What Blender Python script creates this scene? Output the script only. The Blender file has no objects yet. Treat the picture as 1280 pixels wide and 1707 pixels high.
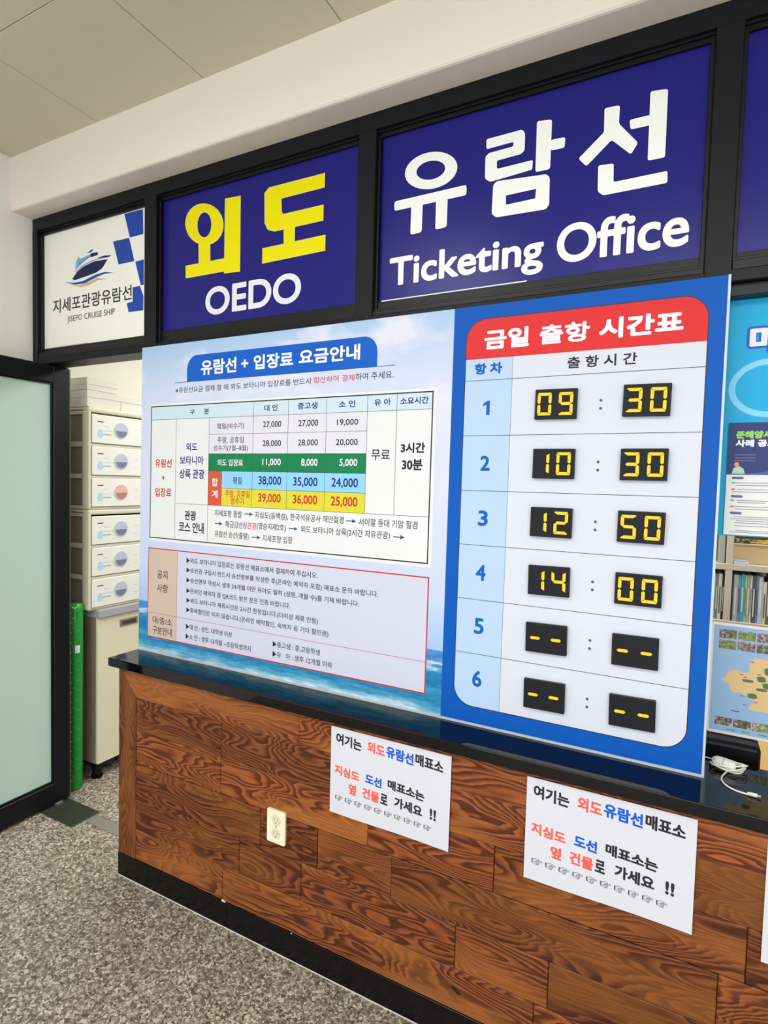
import bpy, bmesh, math, random
from mathutils import Vector, Matrix
from mathutils.geometry import tessellate_polygon

# ------------------------------------------------------------------ camera
SC = bpy.context.scene
COL = SC.collection
cam_data = bpy.data.cameras.new('camera')
cam = bpy.data.objects.new('camera', cam_data); COL.objects.link(cam)
YAW, PITCH, ROLL = math.radians(27.373), math.radians(-2.844), math.radians(1.509)
fw = Vector((-math.sin(YAW)*math.cos(PITCH), math.cos(YAW)*math.cos(PITCH), math.sin(PITCH)))
rt = fw.cross(Vector((0, 0, 1))).normalized(); up = rt.cross(fw)
cR, sR = math.cos(ROLL), math.sin(ROLL)
rt, up = cR*rt + sR*up, -sR*rt + cR*up
M = Matrix.Identity(4)
for i in range(3):
    M[i][0], M[i][1], M[i][2] = rt[i], up[i], -fw[i]
M.translation = Vector((2.6526, -1.5831, 1.5520))
cam.matrix_world = M
cam_data.sensor_fit = 'VERTICAL'; cam_data.sensor_height = 36.0; cam_data.sensor_width = 27.0
cam_data.lens = 948.0/1707.0*36.0
cam_data.clip_start = 0.02
SC.camera = cam

# ------------------------------------------------------------------ world, light, exposure
SC.view_settings.view_transform = 'Standard'; SC.view_settings.look = 'None'
SC.view_settings.gamma = 1.0; SC.view_settings.use_curve_mapping = False
SC.view_settings.exposure = 0.0
world = bpy.data.worlds.new('world'); SC.world = world; world.use_nodes = True
bg = world.node_tree.nodes['Background']
bg.inputs['Color'].default_value = (0.80, 0.90, 1.0, 1); bg.inputs['Strength'].default_value = 2.1

def area(name, loc, size, power, col, rot):
    l = bpy.data.lights.new(name, 'AREA'); l.shape = 'RECTANGLE'; l.size, l.size_y = size
    l.energy = power; l.color = col
    o = bpy.data.objects.new(name, l); COL.objects.link(o); o.location = loc; o.rotation_euler = rot
    return o
PI = math.pi
# daylight through the glazed entrance front behind the camera
area('daylight', (3.4, -5.3, 1.55), (5.6, 2.5), 82, (0.93, 0.97, 1.0), (PI/2, 0, 0))
# ceiling lamps of the hall and of the office, plus one added hall fill
area('hall_light', (3.3, -2.6, 2.86), (2.4, 1.2), 52, (1.0, 0.97, 0.92), (0, 0, 0))
area('hall_light', (1.3, -2.4, 2.86), (0.6, 1.8), 31, (1.0, 0.97, 0.92), (0, 0, 0))  # added fill that brightens the left wall, door and beam
area('office_light', (1.2, 1.2, 2.62), (2.2, 0.6), 47, (1.0, 0.985, 0.93), (0, 0, 0))
area('office_light', (3.6, 1.1, 2.62), (1.2, 0.4), 16, (1.0, 0.985, 0.93), (0, 0, 0))

# ------------------------------------------------------------------ materials
def lin(c):
    return tuple((x/12.92 if x <= 0.04045 else ((x+0.055)/1.055)**2.4) for x in (v/255.0 for v in c)) + (1.0,)
_m = {}
def mat(name, col, rough=0.5, metal=0.0, spec=0.18, coat=0.0, bump=0.0, bscale=200, var=0.0, vscale=30):
    key = name
    if key in _m: return _m[key]
    m = bpy.data.materials.new(name); m.use_nodes = True; nt = m.node_tree
    b = nt.nodes['Principled BSDF']
    b.inputs['Base Color'].default_value = lin(col); b.inputs['Roughness'].default_value = rough
    b.inputs['Metallic'].default_value = metal; b.inputs['Specular IOR Level'].default_value = spec
    b.inputs['Coat Weight'].default_value = coat; b.inputs['Coat Roughness'].default_value = 0.05
    if bump or var:
        tc = nt.nodes.new('ShaderNodeTexCoord')
        nz = nt.nodes.new('ShaderNodeTexNoise'); nz.inputs['Scale'].default_value = bscale if bump else vscale
        nz.inputs['Detail'].default_value = 3
        nt.links.new(tc.outputs['Object'], nz.inputs['Vector'])
        if bump:
            bp = nt.nodes.new('ShaderNodeBump'); bp.inputs['Strength'].default_value = bump; bp.inputs['Distance'].default_value = 0.002
            nt.links.new(nz.outputs['Fac'], bp.inputs['Height']); nt.links.new(bp.outputs['Normal'], b.inputs['Normal'])
        if var:
            n2 = nt.nodes.new('ShaderNodeTexNoise'); n2.inputs['Scale'].default_value = vscale; n2.inputs['Detail'].default_value = 4
            nt.links.new(tc.outputs['Object'], n2.inputs['Vector'])
            mx = nt.nodes.new('ShaderNodeMix'); mx.data_type = 'RGBA'
            c = lin(col); mx.inputs[6].default_value = tuple(max(0, x*(1-var)) for x in c[:3]) + (1,)
            mx.inputs[7].default_value = tuple(min(1, x*(1+var)) for x in c[:3]) + (1,)
            nt.links.new(n2.outputs['Fac'], mx.inputs[0]); nt.links.new(mx.outputs[2], b.inputs['Base Color'])
    _m[key] = m
    return m

def N(nt, t, **kw):
    n = nt.nodes.new(t)
    for k, v in kw.items():
        if k.startswith('i_'): n.inputs[k[2:].replace('_', ' ')].default_value = v
        else: setattr(n, k, v)
    return n
def ramp(nt, stops):
    r = nt.nodes.new('ShaderNodeValToRGB'); cr = r.color_ramp
    while len(cr.elements) > 1: cr.elements.remove(cr.elements[-1])
    cr.elements[0].position = stops[0][0]; cr.elements[0].color = lin(stops[0][1])
    for p, c in stops[1:]:
        e = cr.elements.new(p); e.color = lin(c)
    return r
def mathn(nt, op, a, b=None, v=None):
    n = nt.nodes.new('ShaderNodeMath'); n.operation = op
    nt.links.new(a, n.inputs[0])
    if b is not None: nt.links.new(b, n.inputs[1])
    elif v is not None: n.inputs[1].default_value = v
    return n.outputs[0]

def wood_material(name, vertical=False):
    m = bpy.data.materials.new(name); m.use_nodes = True; nt = m.node_tree; L = nt.links.new
    b = nt.nodes['Principled BSDF']
    tc = N(nt, 'ShaderNodeTexCoord'); oi = N(nt, 'ShaderNodeObjectInfo')
    mp = N(nt, 'ShaderNodeMapping')
    mp.inputs['Scale'].default_value = (8.5, 1, 1.8) if vertical else (1.8, 1, 8.5)
    L(tc.outputs['Object'], mp.inputs['Vector'])
    w = mathn(nt, 'MULTIPLY', oi.outputs['Random'], v=47.0)
    nd = N(nt, 'ShaderNodeTexNoise'); nd.inputs['Scale'].default_value = 5.5; nd.inputs['Detail'].default_value = 2
    L(mp.outputs[0], nd.inputs['Vector'])
    dv = N(nt, 'ShaderNodeVectorMath', operation='MULTIPLY_ADD'); dv.inputs[1].default_value = (.10, .10, .10)
    L(nd.outputs['Color'], dv.inputs[0]); L(mp.outputs[0], dv.inputs[2])
    n1 = N(nt, 'ShaderNodeTexNoise', noise_dimensions='4D'); n1.inputs['Scale'].default_value = 1.05
    n1.inputs['Detail'].default_value = 2.0; n1.inputs['Roughness'].default_value = 0.40; n1.inputs['Distortion'].default_value = 0.25
    L(dv.outputs[0], n1.inputs['Vector']); L(w, n1.inputs['W'])
    # growth rings: contours of the noise field
    f = mathn(nt, 'MULTIPLY', n1.outputs['Fac'], v=30.0)
    f = mathn(nt, 'FRACT', f)
    rings = ramp(nt, [(0.0, (76, 36, 20)), (0.30, (90, 44, 24)), (0.44, (118, 62, 32)), (0.80, (148, 84, 44)), (0.90, (140, 78, 40)), (1.0, (82, 36, 18))])
    L(f, rings.inputs[0])
    # amber boards / patches
    n2 = N(nt, 'ShaderNodeTexNoise', noise_dimensions='4D'); n2.inputs['Scale'].default_value = 1.0; n2.inputs['Detail'].default_value = 1.0
    L(mp.outputs[0], n2.inputs['Vector']); L(mathn(nt, 'ADD', w, v=9.0), n2.inputs['W'])
    r2 = N(nt, 'ShaderNodeMapRange'); r2.inputs[1].default_value = 0.50; r2.inputs[2].default_value = 0.64
    L(n2.outputs['Fac'], r2.inputs[0])
    mx = N(nt, 'ShaderNodeMix', data_type='RGBA'); mx.inputs[7].default_value = lin((160, 98, 46))
    L(mathn(nt, 'MULTIPLY', r2.outputs[0], v=0.62), mx.inputs[0]); L(rings.outputs[0], mx.inputs[6])
    # fibres
    mp2 = N(nt, 'ShaderNodeMapping'); mp2.inputs['Scale'].default_value = (420, 1, 14) if vertical else (14, 1, 420)
    L(tc.outputs['Object'], mp2.inputs['Vector'])
    n3 = N(nt, 'ShaderNodeTexNoise'); n3.inputs['Scale'].default_value = 1.0; n3.inputs['Detail'].default_value = 3
    L(mp2.outputs[0], n3.inputs['Vector'])
    fr = N(nt, 'ShaderNodeMapRange'); fr.inputs[1].default_value = 0.3; fr.inputs[2].default_value = 0.7; fr.inputs[3].default_value = 0.76; fr.inputs[4].default_value = 1.16
    L(n3.outputs['Fac'], fr.inputs[0])
    tone = N(nt, 'ShaderNodeMapRange'); tone.inputs[3].default_value = 0.62; tone.inputs[4].default_value = 1.12
    L(oi.outputs['Random'], tone.inputs[0])
    k = mathn(nt, 'MULTIPLY', fr.outputs[0], tone.outputs[0])
    vm = N(nt, 'ShaderNodeVectorMath', operation='SCALE'); L(mx.outputs[2], vm.inputs[0]); L(k, vm.inputs['Scale'])
    L(vm.outputs[0], b.inputs['Base Color'])
    b.inputs['Roughness'].default_value = 0.45; b.inputs['Specular IOR Level'].default_value = 0.22
    bp = N(nt, 'ShaderNodeBump'); bp.inputs['Strength'].default_value = 0.2; bp.inputs['Distance'].default_value = 0.0006
    L(n3.outputs['Fac'], bp.inputs['Height']); L(bp.outputs[0], b.inputs['Normal'])
    return m
WOOD = wood_material('figured_wood'); WOODV = wood_material('figured_wood_upright', True)

def granite_floor():
    m = bpy.data.materials.new('speckled_granite'); m.use_nodes = True; nt = m.node_tree; L = nt.links.new
    b = nt.nodes['Principled BSDF']; tc = N(nt, 'ShaderNodeTexCoord')
    v = N(nt, 'ShaderNodeTexVoronoi'); v.inputs['Scale'].default_value = 150; v.inputs['Randomness'].default_value = 1
    nz = N(nt, 'ShaderNodeTexNoise'); nz.inputs['Scale'].default_value = 60; nz.inputs['Detail'].default_value = 3
    L(tc.outputs['Object'], nz.inputs['Vector'])
    vm = N(nt, 'ShaderNodeVectorMath', operation='MULTIPLY_ADD'); vm.inputs[1].default_value = (.03, .03, .03)
    L(nz.outputs['Color'], vm.inputs[0]); L(tc.outputs['Object'], vm.inputs[2]); L(vm.outputs[0], v.inputs['Vector'])
    sx = N(nt, 'ShaderNodeSeparateColor'); L(v.outputs['Color'], sx.inputs[0])
    r = ramp(nt, [(0.0, (80, 72, 62)), (0.18, (106, 96, 84)), (0.40, (134, 122, 108)), (0.62, (156, 146, 132)), (0.82, (190, 182, 166)), (1.0, (218, 210, 196))])
    L(sx.outputs[0], r.inputs[0])
    n2 = N(nt, 'ShaderNodeTexNoise'); n2.inputs['Scale'].default_value = 330; n2.inputs['Detail'].default_value = 2
    L(tc.outputs['Object'], n2.inputs['Vector'])
    r2 = N(nt, 'ShaderNodeMapRange'); r2.inputs[1].default_value = .3; r2.inputs[2].default_value = .7; r2.inputs[3].default_value = .72; r2.inputs[4].default_value = 1.25
    L(n2.outputs['Fac'], r2.inputs[0])
    s = N(nt, 'ShaderNodeVectorMath', operation='SCALE'); L(r.outputs[0], s.inputs[0]); L(r2.outputs[0], s.inputs['Scale'])
    L(s.outputs[0], b.inputs['Base Color']); b.inputs['Roughness'].default_value = 0.38; b.inputs['Specular IOR Level'].default_value = 0.4
    return m
GRANITE = granite_floor()

def sky_print():
    m = bpy.data.materials.new('printed_sky'); m.use_nodes = True; nt = m.node_tree; L = nt.links.new
    b = nt.nodes['Principled BSDF']; tc = N(nt, 'ShaderNodeTexCoord'); s = N(nt, 'ShaderNodeSeparateXYZ'); L(tc.outputs['Object'], s.inputs[0])
    mr = N(nt, 'ShaderNodeMapRange'); mr.inputs[1].default_value = 0.19; mr.inputs[2].default_value = 1.2; L(s.outputs['Z'], mr.inputs[0])
    r = ramp(nt, [(0.0, (150, 184, 226)), (0.16, (188, 200, 230)), (0.5, (204, 207, 229)), (0.82, (196, 205, 228)), (1.0, (160, 190, 222))])
    L(mr.outputs[0], r.inputs[0])
    mp = N(nt, 'ShaderNodeMapping'); mp.inputs['Scale'].default_value = (2.2, 1, 4.2); L(tc.outputs['Object'], mp.inputs['Vector'])
    nz = N(nt, 'ShaderNodeTexNoise'); nz.inputs['Scale'].default_value = 1.5; nz.inputs['Detail'].default_value = 5; nz.inputs['Roughness'].default_value = .55
    L(mp.outputs[0], nz.inputs['Vector'])
    c = N(nt, 'ShaderNodeMapRange'); c.inputs[1].default_value = .47; c.inputs[2].default_value = .62; L(nz.outputs['Fac'], c.inputs[0])
    hi = N(nt, 'ShaderNodeMapRange'); hi.inputs[1].default_value = 0.75; hi.inputs[2].default_value = 1.0; L(s.outputs['Z'], hi.inputs[0])
    mx = N(nt, 'ShaderNodeMix', data_type='RGBA'); mx.inputs[7].default_value = lin((214, 214, 230))
    L(mathn(nt, 'MULTIPLY', c.outputs[0], hi.outputs[0]), mx.inputs[0]); L(r.outputs[0], mx.inputs[6]); L(mx.outputs[2], b.inputs['Base Color'])
    b.inputs['Roughness'].default_value = .45; b.inputs['Specular IOR Level'].default_value = .15
    return m
def sea_print():
    m = bpy.data.materials.new('printed_sea'); m.use_nodes = True; nt = m.node_tree; L = nt.links.new
    b = nt.nodes['Principled BSDF']; tc = N(nt, 'ShaderNodeTexCoord'); s = N(nt, 'ShaderNodeSeparateXYZ'); L(tc.outputs['Object'], s.inputs[0])
    mp = N(nt, 'ShaderNodeMapping'); mp.inputs['Scale'].default_value = (5, 1, 30); L(tc.outputs['Object'], mp.inputs['Vector'])
    nz = N(nt, 'ShaderNodeTexNoise'); nz.inputs['Scale'].default_value = 1.3; nz.inputs['Detail'].default_value = 6; nz.inputs['Roughness'].default_value = .62
    L(mp.outputs[0], nz.inputs['Vector'])
    d = mathn(nt, 'MULTIPLY', mathn(nt, 'SUBTRACT', nz.outputs['Fac'], v=.5), v=.085)
    z = mathn(nt, 'ADD', s.outputs['Z'], d)
    mr = N(nt, 'ShaderNodeMapRange'); mr.inputs[1].default_value = 0.0; mr.inputs[2].default_value = 0.21; L(z, mr.inputs[0])
    r = ramp(nt, [(0.0, (196, 214, 226)), (0.05, (160, 196, 214)), (0.12, (84, 160, 194)), (0.24, (34, 122, 170)), (0.36, (60, 144, 186)), (0.48, (30, 112, 166)), (0.62, (40, 124, 178)), (0.70, (60, 134, 188)), (0.745, (176, 204, 224)), (0.78, (80, 144, 196)), (0.85, (64, 128, 188)), (1.0, (78, 140, 204))])
    L(mr.outputs[0], r.inputs[0])
    mp2 = N(nt, 'ShaderNodeMapping'); mp2.inputs['Scale'].default_value = (22, 1, 120); L(tc.outputs['Object'], mp2.inputs['Vector'])
    n2 = N(nt, 'ShaderNodeTexNoise'); n2.inputs['Scale'].default_value = 1; n2.inputs['Detail'].default_value = 4; L(mp2.outputs[0], n2.inputs['Vector'])
    rr = N(nt, 'ShaderNodeMapRange'); rr.inputs[1].default_value = .3; rr.inputs[2].default_value = .7; rr.inputs[3].default_value = .75; rr.inputs[4].default_value = 1.2; L(n2.outputs['Fac'], rr.inputs[0])
    sc = N(nt, 'ShaderNodeVectorMath', operation='SCALE'); L(r.outputs[0], sc.inputs[0]); L(rr.outputs[0], sc.inputs['Scale']); L(sc.outputs[0], b.inputs['Base Color'])
    b.inputs['Roughness'].default_value = .45; b.inputs['Specular IOR Level'].default_value = .15
    return m
def photo_print(name, cols, scale):
    m = bpy.data.materials.new(name); m.use_nodes = True; nt = m.node_tree; L = nt.links.new
    b = nt.nodes['Principled BSDF']; tc = N(nt, 'ShaderNodeTexCoord')
    nz = N(nt, 'ShaderNodeTexNoise'); nz.inputs['Scale'].default_value = scale; nz.inputs['Detail'].default_value = 4; nz.inputs['Distortion'].default_value = .8
    L(tc.outputs['Object'], nz.inputs['Vector'])
    r = ramp(nt, [(0.30 + 0.42*i/(len(cols)-1), c) for i, c in enumerate(cols)]); L(nz.outputs['Fac'], r.inputs[0]); L(r.outputs[0], b.inputs['Base Color'])
    b.inputs['Roughness'].default_value = .4
    return m

WALL = mat('white_wall_paint', (240, 237, 230), .75, spec=.2, bump=.08, bscale=120)
BEAM = mat('cream_plaster', (234, 224, 211), .7, spec=.2, bump=.12, bscale=60)
TILE = mat('ceiling_board', (212, 204, 186), .8, spec=.15, bump=.1, bscale=260)
OFFW = mat('office_wall_paint', (222, 222, 210), .7, spec=.2)
FRAME = mat('black_aluminium', (17, 20, 23), .42, spec=.2, bump=.05, bscale=900)
BEAD = mat('black_glazing_bead', (12, 14, 16), .4, spec=.3)
SLAB = mat('black_polished_granite', (5, 6, 7), .045, spec=.34, var=.5, vscale=500)
PLINTH = mat('black_plinth', (5, 5, 5), .25, spec=.25)
CAULK = mat('white_caulk', (196, 196, 190), .6)
STEEL = mat('brushed_steel', (160, 158, 148), .42, metal=.55, bump=.06, bscale=300)
STEELD = mat('dark_steel_plate', (84, 92, 82), .25, metal=.6, bump=.05, bscale=200)
FROST = mat('frosted_green_glass', (182, 208, 198), .22, spec=.5, coat=.3)
INK = {'ink': (46, 46, 54), 'navy': (36, 50, 120), 'red': (196, 44, 44), 'white': (224, 226, 232), 'blue': (22, 92, 178), 'red2': (232, 96, 84),
       'blue2': (28, 90, 200), 'navy2': (38, 40, 78), 'grey': (150, 156, 172), 'sky': (130, 168, 220), 'orange': (240, 160, 110)}
def ink(k): return mat('ink_'+k, INK[k], .5, spec=.12)

# ------------------------------------------------------------------ builders
def new_bm(): return bmesh.new()
def bx(bm, x0, y0, z0, x1, y1, z1, bev=0.0, seg=1):
    r = bmesh.ops.create_cube(bm, size=1.0); vs = r['verts']
    for v in vs:
        v.co.x = x0 if v.co.x < 0 else x1; v.co.y = y0 if v.co.y < 0 else y1; v.co.z = z0 if v.co.z < 0 else z1
    if bev:
        es = list({e for v in vs for e in v.link_edges})
        bmesh.ops.bevel(bm, geom=es, offset=bev, segments=seg, profile=.5, affect='EDGES')
    return bm
def box(x0, y0, z0, x1, y1, z1, bev=0.0, seg=1): return bx(new_bm(), x0, y0, z0, x1, y1, z1, bev, seg)
def cyl(bm, p0, p1, r0, r1=None, n=16, caps=True):
    r1 = r0 if r1 is None else r1
    p0, p1 = Vector(p0), Vector(p1); d = (p1-p0).normalized()
    a = d.orthogonal().normalized(); b = d.cross(a)
    A = [bm.verts.new(p0 + (a*math.cos(2*PI*i/n) + b*math.sin(2*PI*i/n))*r0) for i in range(n)]
    B = [bm.verts.new(p1 + (a*math.cos(2*PI*i/n) + b*math.sin(2*PI*i/n))*r1) for i in range(n)]
    for i in range(n): bm.faces.new((A[i], A[(i+1) % n], B[(i+1) % n], B[i]))
    if caps: bm.faces.new(A[::-1]); bm.faces.new(B)
    return bm
def tube(bm, pts, r, n=8, closed=False):
    pts = [Vector(p) for p in pts]; rings = []; m = len(pts); pa = None
    for i, p in enumerate(pts):
        d = (pts[(i+1) % m if closed else min(i+1, m-1)] - pts[(i-1) % m if closed else max(i-1, 0)]).normalized()
        a = (pa - d*pa.dot(d)).normalized() if pa is not None else d.orthogonal().normalized()
        pa = a; b = d.cross(a)
        rings.append([bm.verts.new(p + (a*math.cos(2*PI*k/n) + b*math.sin(2*PI*k/n))*r) for k in range(n)])
    for i in range(m if closed else m-1):
        A, B = rings[i], rings[(i+1) % m]
        for k in range(n): bm.faces.new((A[k], A[(k+1) % n], B[(k+1) % n], B[k]))
    if not closed: bm.faces.new(rings[0][::-1]); bm.faces.new(rings[-1])
    return bm
def spline(P, k=6):
    P = [Vector(p) for p in P]; out = []
    for i in range(len(P)-1):
        a, b, c, d = P[max(i-1, 0)], P[i], P[i+1], P[min(i+2, len(P)-1)]
        for j in range(k):
            t = j/k; out.append(0.5*((2*b) + (c-a)*t + (2*a-5*b+4*c-d)*t*t + (3*b-a-3*c+d)*t**3))
    out.append(P[-1]); return out
def flat(bm, loops, y, th=0.0):
    """polygon(s) with holes drawn in the x-z plane, facing -y; th>0 gives thickness"""
    vs3 = [[Vector((p[0], p[1], 0)) for p in l] for l in loops]
    tris = tessellate_polygon(vs3); pts = [p for l in loops for p in l]
    F = [bm.verts.new((p[0], y, p[1])) for p in pts]
    for t in tris:
        a, b, c = (pts[i] for i in t)
        ar = (b[0]-a[0])*(c[1]-a[1]) - (c[0]-a[0])*(b[1]-a[1])
        if abs(ar) < 1e-12: continue
        t = t if ar > 0 else (t[0], t[2], t[1])
        try: bm.faces.new([F[i] for i in t])
        except ValueError: pass
    if th:
        Bk = [bm.verts.new((p[0], y+th, p[1])) for p in pts]
        o = 0
        for l in loops:
            n = len(l)
            for i in range(n):
                try: bm.faces.new((F[o+i], Bk[o+i], Bk[o+(i+1) % n], F[o+(i+1) % n]))
                except ValueError: pass
            o += n
    return bm
def rects(bm, x0, z0, x1, z1, y): return flat(bm, [[(x0, z0), (x1, z0), (x1, z1), (x0, z1)]], y)
def outline(bm, x0, z0, x1, z1, w, y):
    return flat(bm, [[(x0, z0), (x1, z0), (x1, z1), (x0, z1)], [(x0+w, z0+w), (x1-w, z0+w), (x1-w, z1-w), (x0+w, z1-w)]], y)
def rrect(x0, z0, x1, z1, r, n=8, which=(1, 1, 1, 1)):   # bl, br, tr, tl
    out = []
    for (cx, cz, a0, on, px, pz) in ((x0+r, z0+r, PI, which[0], x0, z0), (x1-r, z0+r, 1.5*PI, which[1], x1, z0), (x1-r, z1-r, 0, which[2], x1, z1), (x0+r, z1-r, .5*PI, which[3], x0, z1)):
        if on: out += [(cx + r*math.cos(a0 + .5*PI*i/n), cz + r*math.sin(a0 + .5*PI*i/n)) for i in range(n+1)]
        else: out.append((px, pz))
    return out

_t = {}
def set_type(strings, res):
    """sets many strings at once, one per line, and stores the flat glyph mesh of each"""
    strings = [q for q in dict.fromkeys(strings) if q not in _t]
    if not strings: return
    c = bpy.data.curves.new('type', 'FONT'); c.body = chr(10).join(strings); c.size = 1; c.space_line = 3.0; c.resolution_u = res
    o = bpy.data.objects.new('type', c); COL.objects.link(o)
    me = bpy.data.meshes.new_from_object(o.evaluated_get(bpy.context.evaluated_depsgraph_get()))
    co = [tuple(p.co) for p in me.vertices]; row = [int(math.floor((1.2 - p[1])/3.0)) for p in co]
    V = [[] for _ in strings]; F = [[] for _ in strings]; idx = [0]*len(co)
    for i, p in enumerate(co):
        r = row[i]; idx[i] = len(V[r]); V[r].append((p[0], p[1]+3.0*r, 0))
    for p in me.polygons: F[row[p.vertices[0]]].append(tuple(idx[i] for i in p.vertices))
    bpy.data.objects.remove(o); bpy.data.curves.remove(c); bpy.data.meshes.remove(me)
    for q, v, f in zip(strings, V, F):
        xs = [p[0] for p in v]; ys = [p[1] for p in v]
        _t[q] = (v, f, min(xs), max(xs), min(ys), max(ys))
def glyphs(s):
    if s not in _t: set_type([s], 6 if len(s) < 10 and s.isascii() else 3)
    return _t[s]
def text(bm, s, x0, z0, x1, z1, y, w=0.0, n=None):
    """ink of the string fitted to the rectangle; w = extra stroke weight in metres"""
    v, f, a, b, c, d = glyphs(s)
    x0 += w; x1 -= w; z0 += w; z1 -= w
    sx, sz = (x1-x0)/(b-a), (z1-z0)/max(d-c, 1e-6)
    n = n or (1 if w <= 0 else (4 if w < .0012 else 8))
    for k in range(n):
        dx, dz = (0, 0) if w <= 0 else (w*math.cos(2*PI*(k+.5)/n), w*math.sin(2*PI*(k+.5)/n))
        V = [bm.verts.new((x0 + (p[0]-a)*sx + dx, y - k*.00003, z0 + (p[1]-c)*sz + dz)) for p in v]
        for q in f:
            try: bm.faces.new([V[i] for i in q])
            except ValueError: pass
    return bm

def link(name, bm, m, parent=None, smooth=False, root=None):
    """one mesh object; geometry given in world (or root-local when the root is turned) coordinates"""
    if root is None and parent is not None:
        root = parent
        while root.parent: root = root.parent
    if root is not None and not root.get('_local'):
        o0 = root.location if root is not None else Vector()
        bmesh.ops.translate(bm, verts=bm.verts, vec=-Vector(o0))
    bmesh.ops.recalc_face_normals(bm, faces=bm.faces) if smooth else None
    me = bpy.data.meshes.new(name); bm.to_mesh(me); bm.free()
    if smooth:
        for p in me.polygons: p.use_smooth = True
    if m: me.materials.append(m)
    o = bpy.data.objects.new(name, me); COL.objects.link(o)
    if parent is not None: o.parent = parent
    return o
def tag(o, label=None, cat=None, group=None, kind=None):
    if label: o['label'] = label
    if cat: o['category'] = cat
    if group: o['group'] = group
    if kind: o['kind'] = kind
    return o
def thing(name, loc, label=None, cat=None, group=None, kind=None, rot=None):
    o = bpy.data.objects.new(name, None); COL.objects.link(o); o.location = loc; o.empty_display_size = .05
    if rot: o.rotation_euler = rot; o['_local'] = 1
    return tag(o, label, cat, group, kind)
def single(name, bm, m, label, cat, group=None, smooth=False):
    return tag(link(name, bm, m, smooth=smooth), label, cat, group)
def struct(name, bm, m, label=None, smooth=False):
    return tag(link(name, bm, m, smooth=smooth), label, None, None, 'structure')

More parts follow.
